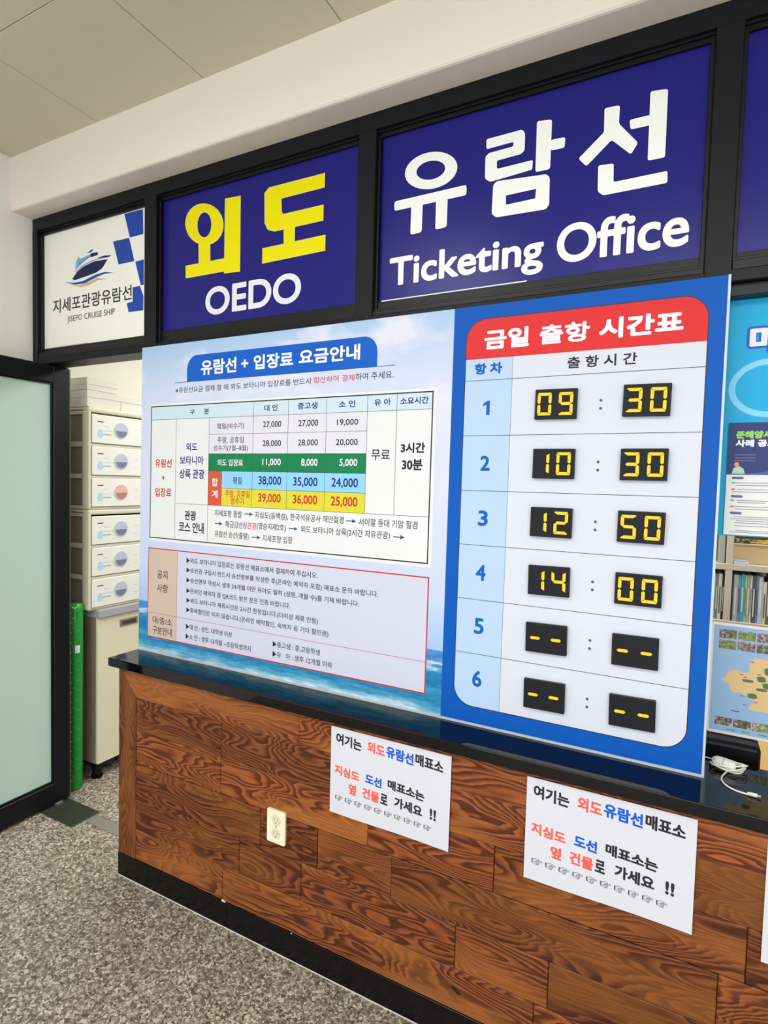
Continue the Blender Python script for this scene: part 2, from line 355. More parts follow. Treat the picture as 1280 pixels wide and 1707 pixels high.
# ------------------------------------------------------------------ wording and outlines of the printed matter (metres on each panel)
GL = {'OEDO': (0.2386, 0.0336, 0.677, 0.1371),
 'Office': (0.5487, 0.0364, 0.8669, 0.1399),
 'Ticketing': (0.0381, 0.0189, 0.5131, 0.132),
 'checks': [[(0.5311, 0.5036), (0.6406, 0.5021), (0.6439, 0.4039), (0.5647, 0.4038)], [(0.4619, 0.4052), (0.5604, 0.4033), (0.5926, 0.3054), (0.4969, 0.3066)], [(0.5976, 0.3025), (0.6474, 0.3037), (0.6484, 0.2034), (0.6302, 0.2039)], [(0.5822, 0.2021), (0.6253, 0.2024), (0.6462, 0.16), (0.6457, 0.1027), (0.5589, 0.1052), (0.5476, 0.1428), (0.5828, 0.1449)]],
 'cruise': (0.1615, 0.0991, 0.4751, 0.1317),
 'jisepo': (0.0602, 0.1537, 0.578, 0.2153),
 'oe': [[[(0.3186, 0.3745), (0.322, 0.3596), (0.322, 0.3453), (0.3185, 0.3321), (0.3115, 0.3204), (0.3015, 0.3107), (0.2886, 0.3033), (0.2733, 0.2986), (0.2563, 0.2967), (0.2381, 0.2978), (0.2194, 0.3019), (0.2009, 0.3087), (0.1834, 0.3182), (0.1675, 0.3299), (0.1539, 0.3434), (0.1432, 0.3581), (0.1359, 0.3736), (0.1322, 0.389), (0.1322, 0.4039), (0.1361, 0.4176), (0.1436, 0.4296), (0.1544, 0.4393), (0.1681, 0.4465), (0.184, 0.4508), (0.2015, 0.4521), (0.22, 0.4504), (0.2386, 0.4457), (0.2568, 0.4384), (0.2738, 0.4287), (0.2889, 0.417), (0.3017, 0.4037), (0.3117, 0.3894)], [(0.2654, 0.364), (0.2643, 0.355), (0.2619, 0.3467), (0.2582, 0.3393), (0.2534, 0.3332), (0.2476, 0.3285), (0.2411, 0.3254), (0.2341, 0.3242), (0.2269, 0.3247), (0.2198, 0.3271), (0.213, 0.3312), (0.2068, 0.3369), (0.2015, 0.344), (0.1972, 0.3521), (0.1942, 0.361), (0.1925, 0.3704), (0.1922, 0.3798), (0.1933, 0.3889), (0.1959, 0.3973), (0.1997, 0.4047), (0.2046, 0.4108), (0.2105, 0.4154), (0.2171, 0.4184), (0.2241, 0.4195), (0.2313, 0.4188), (0.2383, 0.4163), (0.245, 0.4121), (0.2511, 0.4063), (0.2564, 0.3993), (0.2605, 0.3912), (0.2635, 0.3824), (0.2652, 0.3732)]], [[(0.2013, 0.3157), (0.2576, 0.3173), (0.2596, 0.2322), (0.2032, 0.2318)]], [[(0.1343, 0.2341), (0.3307, 0.2324), (0.3318, 0.1877), (0.1353, 0.1898)]], [[(0.3312, 0.4472), (0.4027, 0.4424), (0.4039, 0.1752), (0.3305, 0.1792)]], [[(0.5139, 0.4292), (0.5321, 0.4429), (0.7647, 0.4409), (0.7648, 0.3972), (0.5869, 0.397), (0.5882, 0.35), (0.5962, 0.3403), (0.7618, 0.3394), (0.7621, 0.2906), (0.56, 0.2908), (0.5307, 0.3011), (0.5167, 0.3253)]], [[(0.6, 0.298), (0.6457, 0.2989), (0.6453, 0.2266), (0.602, 0.2265)]], [[(0.507, 0.2387), (0.7719, 0.2401), (0.7722, 0.1912), (0.507, 0.1887)]]],
 'ship': [('navy2', [(0.1958, 0.29), (0.2245, 0.3121), (0.274, 0.3325), (0.3434, 0.3429), (0.4296, 0.3387), (0.3951, 0.3064), (0.3582, 0.2944), (0.296, 0.2881), (0.2105, 0.2815)]), ('grey', [(0.2174, 0.3041), (0.2244, 0.3189), (0.2669, 0.3381), (0.3226, 0.3484), (0.3906, 0.3536), (0.4555, 0.3508), (0.4307, 0.3454), (0.3569, 0.3473), (0.274, 0.3352), (0.2281, 0.3125)]), ('navy2', [(0.3636, 0.3537), (0.4039, 0.3567), (0.4555, 0.3508), (0.434, 0.347), (0.3907, 0.3502)]), ('sky', [(0.215, 0.3135), (0.2201, 0.3534), (0.2362, 0.377), (0.2557, 0.3676), (0.322, 0.3771), (0.3222, 0.3674), (0.2666, 0.3497), (0.2242, 0.3257)]), ('navy2', [(0.3166, 0.3723), (0.3254, 0.3801), (0.363, 0.3782), (0.3681, 0.366), (0.3223, 0.363)]), ('blue', [(0.2927, 0.3842), (0.3285, 0.3954), (0.3368, 0.3922), (0.3219, 0.3838)]), ('blue', [(0.1442, 0.2826), (0.2034, 0.2716), (0.2682, 0.2706), (0.3515, 0.2862), (0.4123, 0.2885), (0.4654, 0.2771), (0.4125, 0.2811), (0.3654, 0.2758), (0.2826, 0.2587), (0.2108, 0.2624)]), ('orange', [(0.1815, 0.266), (0.2471, 0.2546), (0.2967, 0.2576), (0.3587, 0.2701), (0.4264, 0.2573), (0.3657, 0.2612), (0.3108, 0.2494), (0.2544, 0.2468)]), ('navy2', [(0.2454, 0.345), (0.2504, 0.346), (0.2503, 0.3514), (0.2453, 0.3504)]), ('navy2', [(0.2582, 0.3488), (0.2631, 0.3498), (0.263, 0.3552), (0.258, 0.3542)]), ('navy2', [(0.2708, 0.3526), (0.2757, 0.3536), (0.2756, 0.359), (0.2707, 0.358)]), ('navy2', [(0.2834, 0.3564), (0.2883, 0.3574), (0.2882, 0.3628), (0.2833, 0.3618)]), ('navy2', [(0.296, 0.3602), (0.3008, 0.3612), (0.3007, 0.3665), (0.2958, 0.3655)]), ('navy2', [(0.3084, 0.3639), (0.3133, 0.3649), (0.3132, 0.3702), (0.3083, 0.3692)])],
 'yu': [[[(0.252, 0.3702), (0.2532, 0.3597), (0.2511, 0.3496), (0.246, 0.3403), (0.238, 0.3321), (0.2274, 0.3254), (0.2145, 0.3204), (0.1998, 0.3172), (0.1838, 0.3161), (0.1671, 0.3171), (0.1504, 0.3201), (0.1342, 0.3252), (0.1194, 0.3321), (0.1064, 0.3406), (0.0958, 0.3502), (0.088, 0.3608), (0.0834, 0.3718), (0.0822, 0.3827), (0.0844, 0.3932), (0.09, 0.4028), (0.0986, 0.4111), (0.11, 0.4178), (0.1236, 0.4226), (0.1388, 0.4254), (0.1552, 0.4261), (0.1719, 0.4246), (0.1884, 0.4212), (0.2041, 0.4158), (0.2183, 0.4088), (0.2306, 0.4004), (0.2405, 0.3909), (0.2478, 0.3807)], [(0.2141, 0.3717), (0.2146, 0.3663), (0.2134, 0.3611), (0.2104, 0.3563), (0.2059, 0.3522), (0.1999, 0.3488), (0.1927, 0.3462), (0.1845, 0.3447), (0.1757, 0.3441), (0.1666, 0.3447), (0.1575, 0.3463), (0.1487, 0.349), (0.1407, 0.3525), (0.1338, 0.3568), (0.1282, 0.3617), (0.1241, 0.367), (0.1217, 0.3726), (0.1212, 0.3781), (0.1225, 0.3834), (0.1256, 0.3882), (0.1303, 0.3924), (0.1365, 0.3958), (0.1439, 0.3983), (0.1522, 0.3998), (0.1611, 0.4001), (0.1703, 0.3995), (0.1793, 0.3977), (0.1879, 0.395), (0.1957, 0.3914), (0.2025, 0.3872), (0.2079, 0.3823), (0.2118, 0.3771)]], [[(0.0486, 0.2964), (0.049, 0.2998), (0.0505, 0.3022), (0.0532, 0.3037), (0.0569, 0.3042), (0.2757, 0.3049), (0.279, 0.3045), (0.2814, 0.3031), (0.2829, 0.3008), (0.2835, 0.2976), (0.2839, 0.283), (0.2835, 0.2798), (0.2822, 0.2775), (0.2798, 0.2761), (0.2765, 0.2756), (0.0577, 0.2751), (0.0539, 0.2755), (0.0512, 0.277), (0.0495, 0.2794), (0.0489, 0.2828)]], [[(0.107, 0.2759), (0.1076, 0.2792), (0.1092, 0.2816), (0.1118, 0.283), (0.1154, 0.2836), (0.1368, 0.2838), (0.1404, 0.2834), (0.1429, 0.282), (0.1444, 0.2796), (0.1449, 0.2764), (0.1444, 0.2018), (0.1438, 0.1985), (0.1423, 0.1961), (0.1397, 0.1946), (0.1361, 0.194), (0.1146, 0.1932), (0.111, 0.1936), (0.1084, 0.1949), (0.1069, 0.1973), (0.1064, 0.2006)]], [[(0.1883, 0.2766), (0.1888, 0.2799), (0.1903, 0.2822), (0.1928, 0.2836), (0.1963, 0.2841), (0.2178, 0.2842), (0.2213, 0.2838), (0.2237, 0.2824), (0.2252, 0.2801), (0.2256, 0.2769), (0.2252, 0.2029), (0.2247, 0.1996), (0.2233, 0.1972), (0.2208, 0.1957), (0.2174, 0.195), (0.1967, 0.1938), (0.1932, 0.1941), (0.1908, 0.1953), (0.1893, 0.1976), (0.1888, 0.2008)]], [[(0.3393, 0.4144), (0.3396, 0.4167), (0.3405, 0.4184), (0.3422, 0.4194), (0.3446, 0.4198), (0.4364, 0.4208), (0.4389, 0.4205), (0.4411, 0.4196), (0.4431, 0.4181), (0.4449, 0.4159), (0.4466, 0.4134), (0.4481, 0.4109), (0.4491, 0.4084), (0.4498, 0.4058), (0.45, 0.4032), (0.4504, 0.3685), (0.4502, 0.366), (0.4496, 0.3638), (0.4485, 0.3619), (0.447, 0.3602), (0.4445, 0.3581), (0.4426, 0.3567), (0.4405, 0.3557), (0.4383, 0.3551), (0.4358, 0.3548), (0.3773, 0.3529), (0.375, 0.3525), (0.3733, 0.3514), (0.3724, 0.3497), (0.3721, 0.3474), (0.3725, 0.3349), (0.3729, 0.3325), (0.374, 0.3309), (0.3757, 0.3299), (0.378, 0.3296), (0.4693, 0.331), (0.4715, 0.3308), (0.4731, 0.3298), (0.474, 0.3282), (0.4742, 0.326), (0.4737, 0.3106), (0.4733, 0.3083), (0.4723, 0.3066), (0.4706, 0.3056), (0.4684, 0.3051), (0.3594, 0.2981), (0.3568, 0.2982), (0.3542, 0.2988), (0.3516, 0.3), (0.3492, 0.3016), (0.3436, 0.306), (0.3414, 0.3081), (0.3399, 0.3103), (0.3389, 0.3127), (0.3386, 0.3153), (0.3378, 0.3656), (0.338, 0.3681), (0.3387, 0.3704), (0.3399, 0.3724), (0.3415, 0.3741), (0.3441, 0.3763), (0.3461, 0.3777), (0.3483, 0.3786), (0.3507, 0.3793), (0.3533, 0.3795), (0.4134, 0.3809), (0.4157, 0.3813), (0.4173, 0.3823), (0.4182, 0.384), (0.4184, 0.3863), (0.4184, 0.388), (0.418, 0.3903), (0.417, 0.392), (0.4153, 0.3929), (0.413, 0.3932), (0.3454, 0.392), (0.343, 0.3923), (0.3413, 0.3933), (0.3402, 0.3949), (0.3398, 0.3973)]],
        [[(0.4818, 0.4258), (0.4822, 0.4287), (0.4835, 0.4307), (0.4856, 0.4316), (0.4886, 0.4316), (0.5155, 0.4278), (0.5185, 0.4269), (0.5207, 0.4254), (0.5219, 0.4231), (0.5224, 0.42), (0.5223, 0.3027), (0.5219, 0.2998), (0.5206, 0.2977), (0.5185, 0.2964), (0.5156, 0.296), (0.4894, 0.2965), (0.4864, 0.297), (0.4842, 0.2983), (0.4829, 0.3005), (0.4825, 0.3035)]], [[(0.5209, 0.366), (0.5212, 0.369), (0.5224, 0.3711), (0.5245, 0.3723), (0.5274, 0.3726), (0.553, 0.3716), (0.5559, 0.3711), (0.5579, 0.3698), (0.5591, 0.3676), (0.5594, 0.3647), (0.559, 0.3505), (0.5585, 0.3476), (0.5572, 0.3455), (0.5551, 0.3443), (0.5522, 0.3439), (0.5283, 0.3445), (0.5254, 0.345), (0.5232, 0.3463), (0.5219, 0.3485), (0.5214, 0.3515)]], [[(0.3636, 0.2816), (0.3639, 0.2841), (0.3646, 0.2864), (0.3658, 0.2884), (0.3674, 0.2901), (0.37, 0.2924), (0.372, 0.2938), (0.3741, 0.2947), (0.3766, 0.2951), (0.3792, 0.2951), (0.5081, 0.2846), (0.5106, 0.2841), (0.5129, 0.2832), (0.5151, 0.2817), (0.517, 0.2797), (0.5184, 0.2782), (0.52, 0.2759), (0.5212, 0.2736), (0.522, 0.2712), (0.5223, 0.2686), (0.5235, 0.2068), (0.5234, 0.2044), (0.5229, 0.202), (0.5221, 0.1999), (0.5209, 0.1979), (0.5181, 0.1942), (0.5166, 0.1925), (0.5148, 0.1914), (0.5127, 0.1907), (0.5103, 0.1905), (0.3804, 0.1946), (0.3777, 0.195), (0.3752, 0.1958), (0.3728, 0.1972), (0.3705, 0.199), (0.3668, 0.2026), (0.3649, 0.2048), (0.3635, 0.2071), (0.3627, 0.2096), (0.3625, 0.2122)], [(0.4018, 0.2475), (0.402, 0.2486), (0.4024, 0.2495), (0.4033, 0.25), (0.4044, 0.2502), (0.484, 0.2509), (0.4851, 0.2508), (0.4859, 0.2503), (0.4863, 0.2495), (0.4864, 0.2484), (0.485, 0.2279), (0.4847, 0.2268), (0.4842, 0.226), (0.4834, 0.2255), (0.4822, 0.2254), (0.4052, 0.2244), (0.404, 0.2246), (0.4032, 0.225), (0.4027, 0.2259), (0.4025, 0.227)]], [[(0.6564, 0.4131), (0.6567, 0.416), (0.6579, 0.418), (0.6598, 0.4191), (0.6625, 0.4193), (0.6878, 0.4178), (0.6904, 0.4172), (0.6923, 0.4159), (0.6934, 0.4138), (0.6938, 0.4109), (0.6932, 0.3779), (0.6935, 0.3748), (0.6943, 0.3717), (0.6957, 0.3687), (0.6977, 0.3658), (0.7366, 0.3174), (0.7383, 0.3147), (0.7392, 0.312), (0.7391, 0.3095), (0.738, 0.3071), (0.7282, 0.2914), (0.7266, 0.2896), (0.7247, 0.289), (0.7226, 0.2897), (0.7202, 0.2916), (0.6824, 0.3296), (0.6799, 0.3316), (0.6775, 0.3325), (0.6752, 0.3323), (0.673, 0.331), (0.6213, 0.2854), (0.619, 0.2841), (0.6168, 0.284), (0.6144, 0.285), (0.612, 0.2873), (0.6006, 0.3005), (0.5987, 0.3032), (0.598, 0.3057), (0.5985, 0.308), (0.6001, 0.31), (0.6532, 0.3553), (0.6551, 0.3573), (0.6564, 0.3597), (0.6572, 0.3624), (0.6574, 0.3655)]], [[(0.7192, 0.3676), (0.7192, 0.3704), (0.7201, 0.3725), (0.7218, 0.3737), (0.7243, 0.3741), (0.7652, 0.3738), (0.7678, 0.3734), (0.7696, 0.3722), (0.7708, 0.3702), (0.7712, 0.3674), (0.7717, 0.3547), (0.7714, 0.3519), (0.7704, 0.3499), (0.7686, 0.3488), (0.7661, 0.3484), (0.7275, 0.3492), (0.7248, 0.3496), (0.7228, 0.3509), (0.7214, 0.353), (0.7207, 0.3559)]], [[(0.7645, 0.4252), (0.7649, 0.428), (0.766, 0.4298), (0.7678, 0.4307), (0.7704, 0.4308), (0.7985, 0.4272), (0.801, 0.4264), (0.8028, 0.425), (0.8039, 0.423), (0.8043, 0.4202), (0.805, 0.2672), (0.8047, 0.2645), (0.8036, 0.2626), (0.8018, 0.2614), (0.7993, 0.2611), (0.7711, 0.2616), (0.7686, 0.2621), (0.7667, 0.2633), (0.7656, 0.2653), (0.7653, 0.2681)]], [[(0.6469, 0.271), (0.6472, 0.2736), (0.6482, 0.2753), (0.65, 0.2762), (0.6524, 0.2764), (0.6794, 0.274), (0.6818, 0.2735), (0.6835, 0.2722), (0.6846, 0.2704), (0.685, 0.2678), (0.6862, 0.2317), (0.6867, 0.2292), (0.6877, 0.2274), (0.6894, 0.2263), (0.6918, 0.226), (0.8071, 0.2264), (0.8093, 0.2261), (0.8109, 0.225), (0.8119, 0.2233), (0.8123, 0.2209), (0.813, 0.2027), (0.8127, 0.2002), (0.8119, 0.1985), (0.8103, 0.1975), (0.8082, 0.1971), (0.6677, 0.1972), (0.665, 0.1974), (0.6624, 0.1982), (0.6599, 0.1995), (0.6576, 0.2014), (0.653, 0.2055), (0.6509, 0.2077), (0.6494, 0.2102), (0.6485, 0.2128), (0.6482, 0.2156)]]]}
PT = [('여기는', 'ink', 0.0178, 0.2166, 0.1074, 0.2503), ('외도', 'red2', 0.1269, 0.2165, 0.1849, 0.252), ('유람선', 'blue2', 0.1887, 0.22, 0.2769, 0.2442), ('매표소', 'ink', 0.2819, 0.2206, 0.3674, 0.2525), ('지심도', 'red2', 0.0154, 0.1243, 0.1021, 0.15), ('도선', 'blue2', 0.1224, 0.1223, 0.1776, 0.151), ('매표소는', 'ink', 0.1967, 0.123, 0.3132, 0.1494), ('옆', 'red2', 0.0656, 0.0783, 0.0932, 0.105), ('건물', 'red2', 0.1132, 0.0826, 0.1703, 0.1071), ('로', 'ink', 0.174, 0.0785, 0.198, 0.1039), ('가세요', 'ink', 0.2194, 0.0706, 0.3078, 0.0997), ('!!', 'ink', 0.3308, 0.0746, 0.3502, 0.1014), ('☞', 'ink', 0.0192, 0.0438, 0.0464, 0.0592), ('☞', 'ink', 0.054, 0.0434, 0.0807, 0.0587), ('☞', 'ink', 0.0882, 0.043, 0.1145, 0.0582), ('☞', 'ink', 0.1219, 0.0426, 0.1477, 0.0576), ('☞', 'ink', 0.155, 0.0422, 0.1805, 0.0572), ('☞', 'ink', 0.1877, 0.0419, 0.2127, 0.0567), ('☞', 'ink', 0.2199, 0.0415, 0.2444, 0.0562), ('☞', 'ink', 0.2515, 0.0411, 0.2757, 0.0557), ('☞', 'ink', 0.2827, 0.0408, 0.3065, 0.0552), ('☞', 'ink', 0.3134, 0.0404, 0.3368, 0.0548)]
TXT = {'arrows': [(0.538, 0.5643, 0.5759, 0.5782), (0.9599, 0.5622, 0.9973, 0.5764), (0.3986, 0.5227, 0.4348, 0.5372), (0.7336, 0.5248, 0.7709, 0.5373), (1.1312, 0.5216, 1.17, 0.5367), (0.5729, 0.4838, 0.612, 0.4984)],
 'colons': [(1.7168, 0.9213), (1.7165, 0.9008), (1.7169, 0.7626), (1.7172, 0.7414), (1.7168, 0.6071), (1.7172, 0.5858), (1.7173, 0.4494), (1.7177, 0.4285), (1.7177, 0.2947), (1.718, 0.273), (1.718, 0.1382), (1.7184, 0.1169)],
 'disp': [(1.551, 0.8751, 1.6593, 0.9546, -0.0089), (1.7709, 0.8762, 1.8791, 0.9555, -0.015), (1.5513, 0.7172, 1.6602, 0.7962, -0.0024), (1.7714, 0.7168, 1.8797, 0.7956, -0.0024), (1.5514, 0.5594, 1.6598, 0.6396, -0.0027), (1.7714, 0.5597, 1.8802, 0.6385, -0.0073), (1.5516, 0.4018, 1.6608, 0.4817, 0.0145), (1.7726, 0.4011, 1.8806, 0.4816, -0.0026), (1.5514, 0.2444, 1.66, 0.3243, 0.0184), (1.7723, 0.244, 1.8801, 0.3248, 0.0113), (1.553, 0.0876, 1.6603, 0.1693, 0.0135), (1.7727, 0.0859, 1.8799, 0.169, 0.0189)],
 'fare': [('구', 'navy', 1.1, 0.2627, 0.9311, 0.2879, 0.949), ('분', 'navy', 1.1, 0.3357, 0.9303, 0.36, 0.9524), ('대 인', 'navy', 1.1, 0.6163, 0.9313, 0.6744, 0.9537), ('중고생', 'navy', 1.1, 0.7583, 0.9324, 0.8381, 0.9553), ('소 인', 'navy', 1.1, 0.921, 0.9325, 0.9819, 0.9546), ('유 아', 'navy', 1.1, 1.0502, 0.9329, 1.1087, 0.9543), ('소요시간', 'navy', 1.1, 1.1405, 0.9329, 1.2342, 0.9554), ('평일(비수기)', 'ink', 0.3, 0.4007, 0.871, 0.5283, 0.8952), ('27,000', 'ink', 0.7, 0.6124, 0.8732, 0.6916, 0.8969), ('27,000', 'ink', 0.7, 0.7629, 0.8728, 0.8426, 0.8977), ('19,000', 'ink', 0.7, 0.9153, 0.8732, 0.9944, 0.8954), ('주말, 공휴일', 'ink', 0.3, 0.4032, 0.8221, 0.5274, 0.8465), ('성수기(7월~8월)', 'ink', 0.3, 0.3844, 0.7916, 0.5477, 0.8162), ('28,000', 'ink', 0.7, 0.6126, 0.8079, 0.6925, 0.8315), ('28,000', 'ink', 0.7, 0.7632, 0.8087, 0.8431, 0.8322), ('20,000', 'ink', 0.7, 0.9133, 0.8088, 0.9951, 0.8319), ('외도 입장료', 'white', 0.9, 0.4052, 0.7404, 0.5261, 0.7657), ('11,000', 'white', 1.0, 0.6134, 0.7416, 0.6933, 0.7682), ('8,000', 'white', 1.0, 0.7781, 0.7405, 0.8441, 0.7683), ('5,000', 'white', 1.0, 0.9284, 0.7417, 0.9957, 0.7682), ('합', 'white', 1.2, 0.3796, 0.6659, 0.4094, 0.6965), ('계', 'white', 1.2, 0.3807, 0.6221, 0.4106, 0.6525), ('평일', 'navy', 0.6, 0.4807, 0.6767, 0.5221, 0.7018), ('38,000', 'navy', 1.35, 0.5975, 0.673, 0.6972, 0.7073), ('35,000', 'navy', 1.35, 0.7467, 0.6722, 0.8461, 0.7061), ('24,000', 'navy', 1.35, 0.9, 0.6728, 1.0003, 0.7066), ('주말, 공휴일', 'red', 0.5, 0.4445, 0.6271, 0.5596, 0.6538), ('성수기', 'red', 0.5, 0.4708, 0.6026, 0.5333, 0.6284), ('39,000', 'red', 1.35, 0.5976, 0.6122, 0.6964, 0.6472), ('36,000', 'red', 1.35, 0.7469, 0.6119, 0.8464, 0.6468), ('25,000', 'red', 1.35, 0.8994, 0.6111, 1.0004, 0.6464), ('유람선', 'red', 1.35, 0.0815, 0.7321, 0.1718, 0.7648), ('+', 'red', 0.8, 0.1193, 0.6829, 0.1367, 0.7008), ('입장료', 'red', 1.35, 0.0839, 0.6179, 0.1723, 0.6532), ('외도', 'navy', 1.35, 0.2465, 0.795, 0.3043, 0.8261), ('보타니아', 'navy', 1.35, 0.2149, 0.7441, 0.337, 0.7772), ('상륙 관광', 'navy', 1.35, 0.2135, 0.6916, 0.3426, 0.7276), ('무료', 'ink', 0.8, 1.0455, 0.7642, 1.111, 0.7974), ('3시간', 'ink', 2.2, 1.1472, 0.7862, 1.2279, 0.8181), ('30분', 'ink', 2.2, 1.1523, 0.7344, 1.2214, 0.7685), ('관광', 'ink', 1.9, 0.2448, 0.534, 0.3041, 0.571), ('코스 안내', 'ink', 1.9, 0.2142, 0.4867, 0.3444, 0.5285), ('지세포항 출발', 'ink', 0.15, 0.3966, 0.5565, 0.5253, 0.581), ('지심도(동백섬), 한국석유공사 해안절경', 'ink', 0.25, 0.5861, 0.555, 0.9506, 0.5825), ('서이말 등대 기암 절경', 'ink', 0.25, 1.0071, 0.5565, 1.2114, 0.581), ('해금강', 'ink', 0.25, 0.448, 0.518, 0.5107, 0.5425), ('선상', 'navy', 0.25, 0.5125, 0.518, 0.5501, 0.5425), ('관광', 'red', 0.4, 0.5519, 0.518, 0.5927, 0.5425), ('(명승지제2호)', 'ink', 0.25, 0.5946, 0.5165, 0.7207, 0.544), ('외도 보타니아 상륙(2시간 자유관광)', 'ink', 0.25, 0.7839, 0.5165, 1.1197, 0.544), ('유람선 승선(출발)', 'ink', 0.25, 0.3985, 0.477, 0.5592, 0.5045), ('지세포항 입항', 'ink', 0.15, 0.621, 0.4785, 0.75, 0.503)],
 'heading': [('유람선', 'white', 3.3, 0.3152, 1.074, 0.4872, 1.1296), ('+', 'white', 3.3, 0.5086, 1.0887, 0.541, 1.1172), ('입장료', 'white', 3.3, 0.5648, 1.0772, 0.7351, 1.1289), ('요금안내', 'white', 3.3, 0.7582, 1.0805, 0.9947, 1.1309)],
 'notice': [('공지', 'ink', 0.5, 0.1026, 0.297, 0.1592, 0.3305), ('사항', 'ink', 0.5, 0.1023, 0.2438, 0.1617, 0.2774), ('대/중/소', 'ink', 0.3, 0.0804, 0.1175, 0.1871, 0.1457), ('구분안내', 'ink', 0.4, 0.0798, 0.0773, 0.1866, 0.1074), ('▶외도 보타니아 입장료는 유람선 매표소에서 결제하여 주십시오.', 'ink', 0.35, 0.2584, 0.371, 0.8561, 0.3922), ('▶승선권 구입시 반드시 승선명부를 작성한 후(온라인 예약자 포함) 매표소 문의 바랍니다.', 'ink', 0.35, 0.2594, 0.3318, 1.0849, 0.3546), ('▶승선명부 작성시 생후 24개월 미만 유아도 필히 (성명, 개월 수)를 기재 바랍니다.', 'ink', 0.35, 0.2603, 0.2935, 1.0176, 0.3163), ('▶온라인 예약자 중 QR코드 받은 분은 인증 바랍니다.', 'ink', 0.35, 0.2612, 0.2552, 0.7464, 0.2764), ('▶외도 보타니아 체류시간은 2시간 한정입니다.(더이상 체류 안됨)', 'ink', 0.35, 0.2621, 0.2168, 0.8619, 0.2396), ('▶중복할인은 되지 않습니다.(온라인 예약할인, 숙박지 등 기타 할인권)', 'ink', 0.35, 0.2616, 0.1797, 0.9043, 0.2025), ('▶대 인 : 성인, 대학생 이상', 'ink', 0.3, 0.2611, 0.1179, 0.4909, 0.1391), ('▶소 인 : 생후 13개월 ~초등학생까지', 'ink', 0.3, 0.2607, 0.0806, 0.5789, 0.1018), ('▶중고생 : 중,고등학생', 'ink', 0.3, 0.6768, 0.1146, 0.8723, 0.1358), ('▶유   아 : 생후 12개월 이하', 'ink', 0.3, 0.6767, 0.0801, 0.9224, 0.1013)],
 'sub': [('※유람선요금 결제 할 때 외도 보타니아 입장료를 반드시', 'ink', 0.3, 0.1856, 1.0142, 0.8082, 1.0363), ('합산하여 결제', 'red', 0.3, 0.8196, 1.0158, 0.9757, 1.0371), ('하여 주세요.', 'ink', 0.3, 0.9799, 1.0156, 1.115, 1.0387)],
 'time': [('금일', 'white', 4.2, 1.3991, 1.0765, 1.5245, 1.1314), ('출항', 'white', 3.3, 1.5527, 1.0768, 1.6822, 1.1291), ('시간표', 'white', 4.5, 1.7041, 1.0779, 1.8982, 1.1312), ('항 차', 'blue', 2.6, 1.3734, 1.008, 1.4539, 1.0399), ('출 항 시 간', 'ink', 1.6, 1.6283, 1.0079, 1.7986, 1.0388), ('1', 'blue', 2.8, 1.4022, 0.8932, 1.4219, 0.9332), ('2', 'blue', 2.8, 1.4002, 0.7356, 1.4281, 0.7788), ('3', 'blue', 2.8, 1.3995, 0.5784, 1.4288, 0.6232), ('4', 'blue', 2.8, 1.3987, 0.4215, 1.4282, 0.468), ('5', 'blue', 2.8, 1.3998, 0.267, 1.4288, 0.3136), ('6', 'blue', 2.8, 1.4002, 0.1133, 1.4286, 0.1614)]}
set_type(['OEDO', 'Ticketing', 'Office'], 8)
set_type([q[0] for k in ('heading', 'sub', 'fare', 'notice', 'time') for q in TXT[k] if q[0] != '1'] + [q[0] for q in PT] +
         ['지세포관광유람선', 'JISEPO CRUISE SHIP', '매표소', '준해양사고', '사례 공모전'], 3)

# ------------------------------------------------------------------ the room shell
ZC, ZT = 2.921, 2.696
floor = struct('floor', box(-.6, -5.6, -.12, 7.0, 3.3, -.004), mat('dark_grout', (104, 98, 92), .8), 'grey and beige speckled granite floor')
random.seed(4)
ty = -.519
tile_me = {}
for i in range(-1, 12):
    for j in range(-9, 7):
        x0, y0 = -.6 + .6*i + .6, ty + .6*j
        x1, y1 = x0 + .6, y0 + .6
        X0, X1, Y0, Y1 = max(x0, -.6), min(x1, 7.0), max(y0, -5.6), min(y1, 3.3)
        if X1-X0 < .05 or Y1-Y0 < .05: continue
        g = .0009
        t = link('tile', box(X0+g, Y0+g, -.005, X1-g, Y1-g, 0), GRANITE, floor)
ceil = struct('ceiling', box(-.6, -5.6, ZC+.012, 7.0, -.08, ZC+.15), mat('ceiling_gap', (70, 66, 60), .9), 'pale grey suspended ceiling of square boards')
for i in range(-2, 12):
    for j in range(0, 6):
        x0 = .588 + .554*i; y1 = -.519 - 1.0*(j-1); y0 = y1 - 1.0
        X0, X1, Y0, Y1 = max(x0, -.55), min(x0+.554, 7.0), max(y0, -5.6), min(y1, -.085)
        if X1-X0 < .02 or Y1-Y0 < .02: continue
        link('ceiling_tile', box(X0+.0014, Y0+.0014, ZC, X1-.0014, Y1-.0014, ZC+.012, .0009), TILE, ceil)
struct('wall_left', box(-.6, -5.6, 0, .012, .12, 3.05), WALL, 'white painted wall beside the open glass door')
struct('wall_right', box(6.6, -5.6, 0, 6.75, 3.3, 3.05), WALL)
wf = struct('wall_front', box(-.6, .005, ZT, 7.0, .14, 3.05), BEAM, 'cream plaster wall band above the sign frame')
struct('trim_1', box(-.6, -.093, ZT, 7.0, .03, 3.05, .012, 3), BEAM, 'cream plaster beam under the ceiling over the signs')
